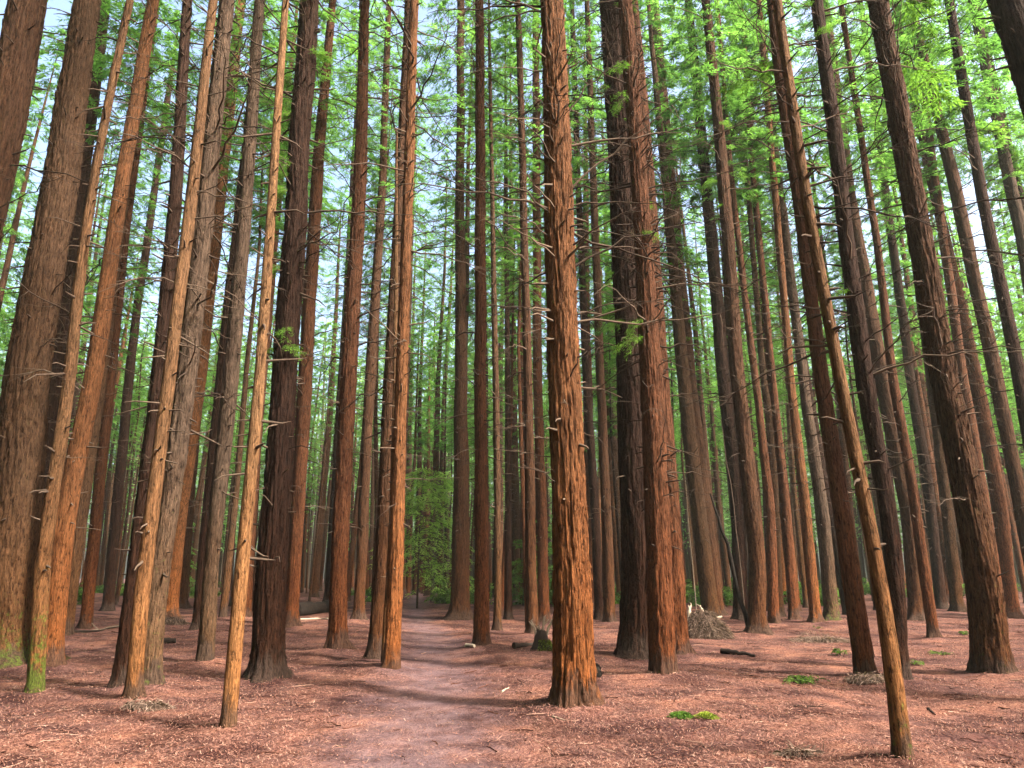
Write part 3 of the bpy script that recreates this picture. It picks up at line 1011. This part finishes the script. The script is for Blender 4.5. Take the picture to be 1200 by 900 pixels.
def sapling(x, y, h, label, group, spread=1.0, mat=M_FERN, n=26):
    g = float(gz(x, y))
    root = thing('sapling', label, 'sapling', (x, y, g), group)
    mb = MB()
    p = np.array([[0, 0, -.1], [rng.normal(0, .05), rng.normal(0, .05), h * .5], [rng.normal(0, .1), rng.normal(0, .1), h]])
    mb.tube(p, [.02 + .006 * h, .015 + .003 * h, .006], 5)
    link('stem', mb.mesh('stem', [M_DEAD]), root)
    mb = MB()
    for k in range(n):
        q = rng.uniform(.22, 1)
        c = np.array([np.interp(q, [0, .5, 1], p[:, 0]), np.interp(q, [0, .5, 1], p[:, 1]), q * h])
        bough(mb, spread * rng.uniform(.7, 1.5) * (1.15 - q * .7), c, rng.uniform(0, 2 * PI), rng.uniform(.05, .35), rng.uniform(.4, .8), .15, .04,
              13, 12, .5 + rng.normal(0, .12), 0, 1, .15)
    link('foliage', mb.mesh('foliage', [M_DEAD, mat], False), root)
    return root


def ground_at(px, Y):
    return (px - 600) / F_PX * Y * 1.03


sapling(ground_at(497, 38), 38, 7.2, 'light green drooping sapling hanging over the far bend of the path', None, 2.9, M_BRIGHTLEAF, 80)
sapling(ground_at(512, 47), 47, 8.5, 'taller green sapling behind the far bend of the path', None, 2.4, M_BRIGHTLEAF, 40)
sapling(ground_at(640, 46), 46, 5.5, 'bushy sapling glimpsed between trunks behind the mossy stump', None, 1.4, M_LEAF, 30)
sapling(ground_at(612, 42), 42, 4.0, 'low green sapling left of the mossy stump, among far trunks', None, 1.2, M_SPRIG, 24)
sapling(ground_at(232, 44), 44, 5.2, 'pale green sapling among the dark far trunks at left', None, 1.3, M_LEAF, 24)

# low bushes along the back of the clearing: three kinds, copied
bush_protos = []
for i in range(4):
    mb = MB()
    for k in range(34):
        az = rng.uniform(0, 2 * PI)
        bough(mb, rng.uniform(.5, 1.3), np.array([rng.normal(0, .25), rng.normal(0, .25), rng.uniform(0, .3)]), az, rng.uniform(.5, 1.3), rng.uniform(.4, 1.0),
              .13, .045, 11, 10, .4 + rng.normal(0, .15), 0, 1, .2)
    bush_protos.append(mb.mesh('shrub', [M_DEAD, M_FERN], False))
n_b = 0
while n_b < 110:
    y = random.uniform(42, 92)
    x = random.uniform(-y * .85, y * .85)
    if abs(x - float(path_x(y))) < 1.8 or (x < -.15 * y and random.random() < .8):
        continue
    o = link('shrub', bush_protos[n_b % 4], None, (x, y, float(gz(x, y)) - .05))
    s = random.uniform(.6, 1.7)
    o.scale = (s, s, s * random.uniform(.7, 1.3))
    o.rotation_euler = (0, 0, random.uniform(0, 6.28))
    tag(o, 'small dark shrub on the forest floor among the far trunks', 'shrub', 'shrubs among the far trunks')
    n_b += 1

# ------------------------------------------------------------------ things on the forest floor


def fern_clump(px, py, w_px, h, label, mat, nf=14):
    g = hit(px, py)
    R = w_px / 2 / F_PX * g[1] * 1.05
    mb = MB()
    for k in range(nf):                               # arching fronds with small leaflets down both sides
        az = rng.uniform(0, 2 * PI)
        c = np.array([rng.normal(0, R * .35), rng.normal(0, R * .3), 0])
        L = R * rng.uniform(.5, 1.0)
        t = np.linspace(0, 1, 7)
        u = h * rng.uniform(.6, 1.3)
        p = c + np.stack([np.cos(az) * L * t, np.sin(az) * L * t, u * (2.4 * t - 2.2 * t * t)], 1)
        mb.tube(p, np.linspace(.005, .002, 7), 3, 0)
        m = 34
        tt = rng.uniform(.12, 1, m)
        pos = np.stack([np.interp(tt, t, p[:, q]) for q in range(3)], 1)
        sd_ = rng.choice([-1, 1], m)
        d = np.stack([np.cos(az) * .5 - np.sin(az) * sd_, np.sin(az) * .5 + np.cos(az) * sd_, rng.normal(-.05, .2, m)], 1)
        leaves(mb, pos, d, L * .34 * (1.15 - tt) * rng.uniform(.7, 1.2, m), L * .07, rng.normal(.5, .2) + rng.normal(0, .1, m), 1, .2)
    o = link('fern_clump', mb.mesh('fern_clump', [M_DEAD, mat], False), None, g.tolist())
    return tag(o, label, 'fern')


def moss_clump(px, py, w_px, h, label, mat, n=900, ll=.05, lw=.012, name='moss_clump', cat='moss'):
    g = hit(px, py)
    R = w_px / 2 / F_PX * g[1] * 1.02
    mb = MB()
    # an uneven hummock with blades growing out of it
    k, s = 9, 22
    rr = np.linspace(1, 0, k)
    th = np.arange(s) * 2 * PI / s
    RR, TH = np.meshgrid(rr, th, indexing='ij')
    bump = .65 + .6 * vnoise(np.cos(TH) * 1.6 + px, np.sin(TH) * 1.6, RR * 2, 9)
    Z = h * (1 - RR ** 2) * bump - .03
    V = np.stack([R * RR * bump * np.cos(TH), R * .75 * RR * bump * np.sin(TH), Z], -1).reshape(-1, 3)
    i, j = np.meshgrid(np.arange(k - 1), np.arange(s), indexing='ij')
    j2 = (j + 1) % s
    f = np.stack([i * s + j, i * s + j2, (i + 1) * s + j2, (i + 1) * s + j], -1).reshape(-1, 4)
    mb.add(V, f, 0, .4)
    q = rng.random(n) ** .5 * .95
    a = rng.uniform(0, 2 * PI, n)
    b = .65 + .6 * vnoise(np.cos(a) * 1.6 + px, np.sin(a) * 1.6, q * 2, 9)
    pos = np.stack([R * q * b * np.cos(a), R * .75 * q * b * np.sin(a), h * (1 - q ** 2) * b - .02], 1)
    d = np.stack([np.cos(a) * q + rng.normal(0, .35, n), np.sin(a) * q + rng.normal(0, .35, n), rng.uniform(.25, 1.1, n)], 1)
    pat = vnoise(pos[:, 0] * 9, pos[:, 1] * 9, 0, 12)
    leaves(mb, pos, d, ll * rng.uniform(.5, 1.6, n), lw * rng.uniform(.7, 1.4, n), .15 + .8 * pat + rng.normal(0, .12, n), 0, .3)
    o = link(name, mb.mesh(name, [mat], True), None, g.tolist())
    return tag(o, label, cat)


fern_clump(938, 800, 38, 0.13, 'green fern-like clump on the open floor at right, largest of the green tufts', M_FERN, 30)
moss_clump(826, 840, 26, .05, 'bright yellow-green moss patch in front of the scaly red-brown redwood', M_MOSS, 2200, .035, .009)
moss_clump(798, 840, 26, .06, 'dull olive tuft of moss touching the bright yellow-green patch', M_FERN, 900, .04, .01)
fern_clump(985, 768, 22, 0.182, 'dark green fern tuft left of the sharply leaning redwood', M_FERN, 17)
fern_clump(1102, 768, 20, 0.104, 'small green tuft between the thin red trunk and the stout leaning redwood', M_FERN, 16)
fern_clump(1072, 779, 20, 0.104, 'olive tuft hard against the dark leaning trunk', M_FERN, 16)
fern_clump(1130, 744, 18, 0.156, 'small fern beside the stout leaning redwood, farther back on its left', M_FERN, 14)
fern_clump(958, 738, 10, 0.104, 'tiny green tuft behind the strip of twig litter', M_FERN, 10)
fern_clump(20, 772, 46, 0.364, 'fresh green fern at the foot of the massive mossy trunk', M_SPRIG, 36)


def fibre_heap(px, py, w_px, h, label, n, name, cat, flat=.7, ll=.22):
    g = hit(px, py)
    R = w_px / 2 / F_PX * g[1] * 1.02
    mb = MB()
    k, s = 10, 26
    rr = np.linspace(1, 0, k)
    th = np.arange(s) * 2 * PI / s
    RR, TH = np.meshgrid(rr, th, indexing='ij')
    bump = .6 + .7 * vnoise(np.cos(TH) * 1.7 + px, np.sin(TH) * 1.7, RR * 2.4, 19)
    Z = h * (1 - RR ** 2.2) * bump - .04
    V = np.stack([R * RR * bump * np.cos(TH), R * flat * RR * bump * np.sin(TH), Z], -1).reshape(-1, 3)
    i, j = np.meshgrid(np.arange(k - 1), np.arange(s), indexing='ij')
    j2 = (j + 1) % s
    f = np.stack([i * s + j, i * s + j2, (i + 1) * s + j2, (i + 1) * s + j], -1).reshape(-1, 4)
    mb.add(V, f, 0, .2)
    q = rng.random(n) ** .5
    a = rng.uniform(0, 2 * PI, n)
    b = .6 + .7 * vnoise(np.cos(a) * 1.7 + px, np.sin(a) * 1.7, q * 2.4, 19)
    pos = np.stack([R * q * b * np.cos(a), R * flat * q * b * np.sin(a), h * (1 - q ** 2.2) * b], 1)
    d = np.stack([np.cos(a) * q + rng.normal(0, .6, n), np.sin(a) * q + rng.normal(0, .5, n), rng.normal(-.25, .3, n)], 1)
    leaves(mb, pos, d, ll * rng.uniform(.4, 1.5, n), .012 * rng.uniform(.6, 1.6, n), rng.normal(.55, .25, n), 0, .15)
    o = link(name, mb.mesh(name, [M_FIBRE], True), None, g.tolist())
    return tag(o, label, cat)


fibre_heap(826, 747, 54, .62, 'domed heap of dead brown brush in front of the thick leaning redwood', 6000, 'brush_heap', 'brush heap', .7, .13)
fibre_heap(962, 752, 66, .14, 'long strip of dry twig litter on the floor at right', 1500, 'twig_litter', 'twig litter', .28, .3)
fibre_heap(198, 731, 44, .22, 'mound of shed bark and needles around the orange-footed trunk', 900, 'needle_mound', 'needle mound', .6, .2)
fibre_heap(172, 826, 60, .10, 'ragged mat of shed bark at the foot of the tight clump at left', 500, 'bark_litter', 'bark litter', .4, .09)
fibre_heap(1022, 803, 56, .09, 'ragged mat of needles at the foot of the sharply leaning redwood', 600, 'needle_mound', 'needle mound', .5, .10)
fibre_heap(938, 884, 52, .05, 'dark scatter of twigs low on the open floor at right, near the slender crooked tree', 420, 'twig_litter', 'twig litter', .35, .16)


def stick(pts3, radii, mat, name, label, cat, sides=8, forks=0, group=None, z_off=0):
    g = pts3[0]
    mb = MB()
    P = np.array(pts3) - g
    # subdivide and roughen
    t = np.linspace(0, 1, len(P))
    tt = np.linspace(0, 1, 10)
    Q = np.stack([np.interp(tt, t, P[:, k]) for k in range(3)], 1)
    L = np.linalg.norm(P[-1] - P[0])
    Q[1:-1] += rng.normal(0, .012 * min(L, 1.5), (8, 3)) * np.array([1, 1, .5])
    R = np.interp(tt, t, radii) * rng.uniform(.85, 1.15, 10)
    mb.tube(Q, R, sides)
    mb.tube(np.stack([Q[-1], Q[-1] + (Q[-1] - Q[-2]) * .02]), [R[-1], .001], sides)
    mb.tube(np.stack([Q[0], Q[0] - (Q[1] - Q[0]) * .02]), [R[0], .001], sides)
    for _ in range(forks):
        k = rng.integers(3, 9)
        d = (Q[-1] - Q[0]) / L + rng.normal(0, .7, 3)
        e = Q[k] + d * L * rng.uniform(.1, .3)
        mb.tube(np.stack([Q[k], (Q[k] + e) / 2 + rng.normal(0, .01, 3), e]), [R[k] * .7, R[k] * .5, R[k] * .2], 5)
    o = link(name, mb.mesh(name, [mat]), None, np.asarray(g).tolist())
    return tag(o, label, cat, group)


def px_stick(p0, p1, r0, r1, mat, name, label, cat, lift=.02, forks=0, sides=8):
    a, b = hit(*p0), hit(*p1)
    m = (a + b) / 2
    m[2] = float(gz(m[0], m[1]))
    pts = []
    for p, r in ((a, r0), (m, (r0 + r1) / 2), (b, r1)):
        pts.append(p + np.array([0, 0, r * .7 + lift]))
    return stick(pts, [r0, (r0 + r1) / 2, r1], mat, name, label, cat, sides, forks)


# the dark log with a splintered pale end
la, lb = hit(346, 722), hit(388, 717)
lz = max(la[2], lb[2])
root = thing('fallen_log', 'dark fallen log with splintered pale roots at one end, left of the path', 'log', la.tolist())
mb = MB()
Pn = 14
tt = np.linspace(0, 1, Pn)
Q = np.stack([np.interp(tt, [0, 1], [0, lb[0] - la[0]]), np.interp(tt, [0, 1], [0, lb[1] - la[1] + .6]), .20 + .06 * tt], 1)
Q[:, 2] += rng.normal(0, .012, Pn)
mb.tube(Q, .27 + .03 * np.sin(tt * 9) + rng.normal(0, .012, Pn), 16)
for e, dn in ((Q[0], Q[0] - Q[1]), (Q[-1], Q[-1] - Q[-2])):
    mb.tube(np.stack([e, e + dn * .25, e + dn * .3]), [.26, .16, .005], 16)
link('log_body', mb.mesh('log_body', [M_LOG]), root)
mb = MB()
for _ in range(7):
    p0 = Q[-2] + rng.normal(0, .08, 3) + np.array([-.1, -.22, 0])
    e = p0 + np.array([rng.uniform(-.9, .2), rng.uniform(-.4, -.05), rng.uniform(-.2, .25)])
    mb.tube(np.stack([p0, (p0 + e) / 2 + rng.normal(0, .05, 3), e]), [.05, .035, .01], 5)
link('splintered_root', mb.mesh('splintered_root', [M_PALEWOOD]), root)

# the mossy stump with bleached snags
g = hit(634, 762)
root = thing('tree_stump', 'small mossy stump with bleached antler-like snags beside the path', 'stump', g.tolist())
mb = MB()
s_ = 18
zz = np.array([-.1, 0, .08, .2, .30, .36, .37])
th = np.arange(s_) * 2 * PI / s_
prof = np.array([.30, .26, .20, .16, .14, .11, .01])
V = []
for z, r in zip(zz, prof):
    rr = r * (.75 + .5 * vnoise(np.cos(th) * 1.8, np.sin(th) * 1.8, z * 3, 33))
    V.append(np.stack([rr * np.cos(th), rr * np.sin(th), np.full(s_, z) + .08 * vnoise(np.cos(th) * 2, np.sin(th) * 2, 5, 34) * (z > .3)], 1))
i, j = np.meshgrid(np.arange(len(zz) - 1), np.arange(s_), indexing='ij')
j2 = (j + 1) % s_
f = np.stack([i * s_ + j, i * s_ + j2, (i + 1) * s_ + j2, (i + 1) * s_ + j], -1).reshape(-1, 4)
mb.add(np.concatenate(V), f)
link('stump_body', mb.mesh('stump_body', [M_LOG]), root)
mb = MB()
n = 600
a = rng.uniform(-1.9, .3, n)
z = rng.uniform(0, .22, n)
r = np.interp(z, zz, prof) * (.75 + .5 * vnoise(np.cos(a) * 1.8, np.sin(a) * 1.8, z * 3, 33))
pos = np.stack([r * np.cos(a), r * np.sin(a), z], 1)
d = np.stack([np.cos(a), np.sin(a), rng.normal(.2, .4, n)], 1)
leaves(mb, pos, d, .045 * rng.uniform(.6, 1.5, n), .016, rng.normal(.3, .2, n), 0, .3)
link('moss', mb.mesh('moss', [M_MOSS], False), root)
for (dx, e, hgt) in ((-.1, -.28, .75), (.04, .1, .85), (.12, .34, .78), (0, -.08, .62)):
    mb = MB()
    hgt *= .8
    e *= .75
    p = np.array([[dx, -.03, .30], [dx + (e - dx) * .3, -.06, .30 + (hgt - .30) * .5], [e, -.08, hgt], [e + .04, -.1, hgt + .04]])
    mb.tube(p, [.035, .028, .02, .006], 6)
    mb.tube(np.stack([p[1], p[1] + np.array([.12 * np.sign(e), -.05, .14])]), [.022, .008], 5)
    link('bleached_snag', mb.mesh('bleached_snag', [M_PALEWOOD]), root)
px_stick((602, 760), (628, 757), .06, .03, M_LOG, 'fallen_branch', 'black piece of rotten branch lying at the left of the mossy stump', 'branch')

# bleached driftwood-like pieces on the heap of brush
g = hit(822, 746)
for k, (dx, dz, lx, lz_) in enumerate(((-.28, .38, .12, .42), (.18, .42, -.1, .36), (.42, .38, .25, .12))):
    p0 = g + np.array([dx, .25, dz])
    stick([p0, p0 + np.array([lx * .4, 0, lz_ * .6]), p0 + np.array([lx, .02, lz_])], [.055, .05, .02], M_PALEWOOD, 'bleached_snag',
          ['bleached upright splinter at the left of the brush heap', 'bleached splinter at the middle top of the brush heap', 'bleached slanting splinter at the right of the brush heap'][k],
          'dead wood', 7, 2)

px_stick((180, 755), (206, 754), .075, .06, M_LOG, 'fallen_log', 'short black log on the floor right of the tight clump at left', 'log')
px_stick((80, 745), (140, 735), .04, .02, M_LOG, 'fallen_branch', 'long dark stick across the floor behind the mossy pole', 'branch', .01, 3)
px_stick((96, 739), (148, 733), .02, .012, M_PALEWOOD, 'fallen_branch', 'pale thin stick beside the long dark one at left', 'branch', .01, 2)
px_stick((845, 766), (885, 771), .06, .025, M_LOG, 'fallen_branch', 'dark curved stick on the floor right of the scaly red-brown redwood', 'branch', .02, 1)
px_stick((352, 727), (385, 725), .035, .02, M_PALEWOOD, 'fallen_branch', 'pale stripped stick in front of the dark fallen log', 'branch', .01, 1)
px_stick((546, 760), (556, 757), .04, .03, M_PALEWOOD, 'fallen_branch', 'short pale stick at the foot of the straight upright reddish trunk', 'branch')
px_stick((696, 785), (702, 794), .07, .05, M_LOG, 'fallen_branch', 'black knob of wood on the floor just right of the broad orange redwood', 'branch')
px_stick((930, 828), (968, 829), .012, .006, M_LOG, 'fallen_branch', 'thin dark twig lying on the open floor at right', 'branch', .0, 3, 5)
px_stick((1088, 832), (1096, 838), .02, .01, M_LOG, 'fallen_branch', 'short dark twig right of the slender crooked tree', 'branch', .0, 1, 5)
px_stick((648, 842), (662, 840), .012, .008, M_PALEWOOD, 'fallen_branch', 'pale sliver of wood in front of the broad orange redwood', 'branch', .0, 0, 5)
px_stick((588, 812), (596, 806), .015, .008, M_PALEWOOD, 'fallen_branch', 'pale twig on the path edge left of the broad orange redwood', 'branch', .0, 1, 5)

# pale dead poles leaning in the right half
b0 = hit(870, 735)
t0 = at_depth(840, 490, b0[1])
stick([np.array([b0[0] - .05, b0[1] - .55, b0[2]]), (b0 + t0) / 2 + np.array([.05, -.5, 0]), t0 + np.array([0, -.45, 0])], [.026, .02, .008], M_DEAD, 'dead_stick',
      'pale dead stick leaning against a dark trunk behind the brush heap', 'dead stick', 6, 0)
b0 = hit(816, 716)
t0 = at_depth(803, 560, b0[1])
stick([b0 - np.array([0, 0, .05]), (b0 + t0) / 2, t0], [.028, .022, .01], M_PALEWOOD, 'dead_stick', 'pale thin dead stem standing upright left of the thick leaning redwood', 'dead stick', 6, 0)
b0 = hit(874, 742)
t0 = at_depth(828, 580, b0[1])
stick([b0 - np.array([0, .3, .05]), (b0 + t0) / 2 + np.array([0, -.35, .3]), t0 - np.array([0, .4, 0])], [.07, .06, .02], M_LOG, 'dead_stick',
      'dark bent branch propped against the trunk right of the brush heap', 'dead stick', 6, 2)

# ------------------------------------------------------------------ ground, path, litter
def grid(xs, ys, zf):
    X, Yg = np.meshgrid(xs, ys)
    Z = zf(X, Yg)
    V = np.stack([X, Yg, Z], -1).reshape(-1, 3)
    nx, ny = len(xs), len(ys)
    i, j = np.meshgrid(np.arange(ny - 1), np.arange(nx - 1), indexing='ij')
    f = np.stack([i * nx + j, i * nx + j + 1, (i + 1) * nx + j + 1, (i + 1) * nx + j], -1).reshape(-1, 4)
    return V, f


def spread(dense, step, far, grow=1.12):
    a = list(np.arange(dense[0], dense[1], step))
    s = step
    while a[-1] < far:
        s = min(s * grow, 12)
        a.append(a[-1] + s)
    s = step
    b = []
    q = dense[0]
    while q > -far if dense[0] < 0 else q > -60:
        s = min(s * grow, 12)
        q -= s
        b.append(q)
    return np.array(b[::-1] + a)


def ground_z(X, Y):
    z = gz(X, Y)
    d = np.abs(X - path_x(Y)) / path_half(Y)
    return z - .05 * np.clip((1.0 - d) * 4, 0, 1) * (Y < 118) * (Y > -9)


xs = spread((-16, 16), .14, 420)
ys = spread((2, 34), .14, 420)
mb = MB()
V, f = grid(xs, ys, ground_z)
mb.add(V, f)
go = link('ground', mb.mesh('ground', [M_GROUND]))
go['kind'] = 'structure'

ysp = np.concatenate([np.arange(-8, 40, .14), np.arange(40, 110, .6)])
us = np.linspace(-1.02, 1.02, 25)
U, Yp = np.meshgrid(us, ysp)
Xp = path_x(Yp) + U * path_half(Yp)
Zp = gz(Xp, Yp) + .004 - .03 * np.clip((np.abs(U) - .9) / .12, 0, 1)
V = np.stack([Xp, Yp, Zp], -1).reshape(-1, 3)
nx, ny = len(us), len(ysp)
i, j = np.meshgrid(np.arange(ny - 1), np.arange(nx - 1), indexing='ij')
f = np.stack([i * nx + j, i * nx + j + 1, (i + 1) * nx + j + 1, (i + 1) * nx + j], -1).reshape(-1, 4)
mb = MB()
worn = np.clip((1 - np.abs(U)) * 1.15 - .10, 0, 1)
mb.add(V, f, 0, worn.ravel())
me = mb.mesh('path', [M_PATH])
me.attributes['tint'].name = 'worn'
po = link('path', me)
po['kind'] = 'structure'

# loose needles and twiglets lying on the floor
n = 230000
Yl = 2.8 + 26 * rng.random(n) ** 1.7
Xl = rng.uniform(-1, 1, n) * (Yl * .8 + 1)
dpath = np.abs(Xl - path_x(Yl)) / path_half(Yl)
keep = (rng.random(n) < np.clip((dpath - .35) * 1.3, .18, 1)) & (vnoise(Xl * .9, Yl * .9, 0, 61) + .5 * vnoise(Xl * 3, Yl * 3, 0, 62) > .38)
Xl, Yl = Xl[keep], Yl[keep]
n = len(Xl)
a = rng.uniform(0, 2 * PI, n)
L = rng.uniform(.015, .06, n) * (1 + (rng.random(n) < .05) * 1.8)
Wd = rng.uniform(.002, .005, n) * (.8 + Yl / 14)
dx, dy = np.cos(a) * L / 2, np.sin(a) * L / 2
px_, py_ = -np.sin(a) * Wd / 2, np.cos(a) * Wd / 2
zl = gz(Xl, Yl)
lift = rng.uniform(.004, .016, n)
t1, t2 = rng.normal(0, .01, n), rng.normal(0, .01, n)
arch = rng.uniform(0, .012, n)
z0 = gz(Xl - dx, Yl - dy) + lift + np.abs(t1)
z1 = gz(Xl + dx, Yl + dy) + lift + np.abs(t2)
zm = (z0 + z1) / 2 + arch
bx, by = px_ * rng.uniform(-4, 4, n), py_ * rng.uniform(-4, 4, n)
P = np.stack([
    np.stack([Xl - dx - px_, Yl - dy - py_, z0], 1), np.stack([Xl - dx + px_, Yl - dy + py_, z0], 1),
    np.stack([Xl + bx + px_, Yl + by + py_, zm + .002], 1), np.stack([Xl + bx - px_, Yl + by - py_, zm], 1),
    np.stack([Xl + dx + px_, Yl + dy + py_, z1], 1), np.stack([Xl + dx - px_, Yl + dy - py_, z1], 1)], 1).reshape(-1, 3)
b0_ = np.arange(n)[:, None] * 6
f = np.concatenate([b0_ + np.array([0, 1, 2, 3]), b0_ + np.array([3, 2, 4, 5])])
mb = MB()
mb.add(P, f, 0, np.repeat(np.clip(rng.normal(.52, .24, n), 0, 1), 6))
for _ in range(1500):                                # bits of twig among the needles
    y = 2.8 + 24 * random.random() ** 1.5
    x = random.uniform(-1, 1) * (y * .8 + 1)
    if abs(x - float(path_x(y))) < .7 and random.random() < .8:
        continue
    l = random.uniform(.06, .32)
    aa = random.uniform(0, 2 * PI)
    q = curve(l, 0, 0, 4, .12, aa, random.uniform(-.5, .5))
    q[:, 0] += x
    q[:, 1] += y
    q[:, 2] = gz(q[:, 0], q[:, 1]) + rng.uniform(.006, .022, 4)
    k_ = mb.n
    mb.tube(q, np.array([.006, .006, .005, .003]) * random.uniform(.6, 1.3), 4)
    mb.t[-1] = np.full(mb.n - k_, random.choice([.02, .05, .1, .2, .3, .9]))
lo = link('needle_litter', mb.mesh('needle_litter', [M_LITTER], False))
lo['kind'] = 'stuff'
tag(lo, 'fallen reddish needles and twiglets strewn over the floor', 'needle litter')

# ------------------------------------------------------------------ air, light
HAZE = 0.00024
if HAZE > 0:
    m, nt, out = new_mat('air')
    v = N(nt, 'ShaderNodeVolumePrincipled')
    v.inputs['Color'].default_value = (.86, .96, .88, 1)
    v.inputs['Density'].default_value = HAZE
    v.inputs['Anisotropy'].default_value = .2
    nt.links.new(v.outputs[0], out.inputs['Volume'])
    mb = MB()
    x0, x1, y0, y1, z0, z1 = -470, 470, -120, 470, -1.6, 52
    V = [(x, y, z) for z in (z0, z1) for y in (y0, y1) for x in (x0, x1)]
    mb.add(V, [[0, 2, 3, 1], [4, 5, 7, 6], [0, 1, 5, 4], [2, 6, 7, 3], [0, 4, 6, 2], [1, 3, 7, 5]])
    hz = link('haze', mb.mesh('haze', [m], False))
    hz['kind'] = 'stuff'
    tag(hz, 'thin pale haze hanging between the trees', 'haze')

w = bpy.data.worlds.new('World')
scene.world = w
w.use_nodes = True
nt = w.node_tree
bg = nt.nodes['Background']
sky = nt.nodes.new('ShaderNodeTexSky')
sky.sky_type = 'NISHITA'
sky.sun_disc = False
SUN_EL, SUN_AZ = math.radians(42), math.radians(120)      # azimuth clockwise from the view direction (+Y)
sky.sun_elevation = SUN_EL
sky.sun_rotation = SUN_AZ
sky.dust_density = 8
sky.air_density = 1.2
nt.links.new(sky.outputs[0], bg.inputs['Color'])
bg.inputs['Strength'].default_value = .09
sd = bpy.data.lights.new('sun', 'SUN')
sd.energy = 3.3
sd.angle = math.radians(6)
sd.color = (1, .93, .82)
so = bpy.data.objects.new('sun', sd)
COL.objects.link(so)
dirv = Vector((math.sin(SUN_AZ) * math.cos(SUN_EL), math.cos(SUN_AZ) * math.cos(SUN_EL), math.sin(SUN_EL)))
so.rotation_euler = dirv.to_track_quat('Z', 'Y').to_euler()
so.location = (20, -20, 60)

vs = scene.view_settings
vs.view_transform = 'Standard'
vs.look = 'None'
vs.gamma = 1
vs.use_curve_mapping = False
vs.exposure = 2.85
cy = scene.cycles
cy.max_bounces = 7
cy.diffuse_bounces = 4
cy.transmission_bounces = 4
cy.glossy_bounces = 2
cy.volume_bounces = 1
cy.use_denoising = True
cy.denoiser = 'OPENIMAGEDENOISE'
cy.denoising_input_passes = 'RGB_ALBEDO_NORMAL'
cy.denoising_prefilter = 'ACCURATE'
cy.use_adaptive_sampling = True
cy.adaptive_threshold = .01
cy.sample_clamp_indirect = 6
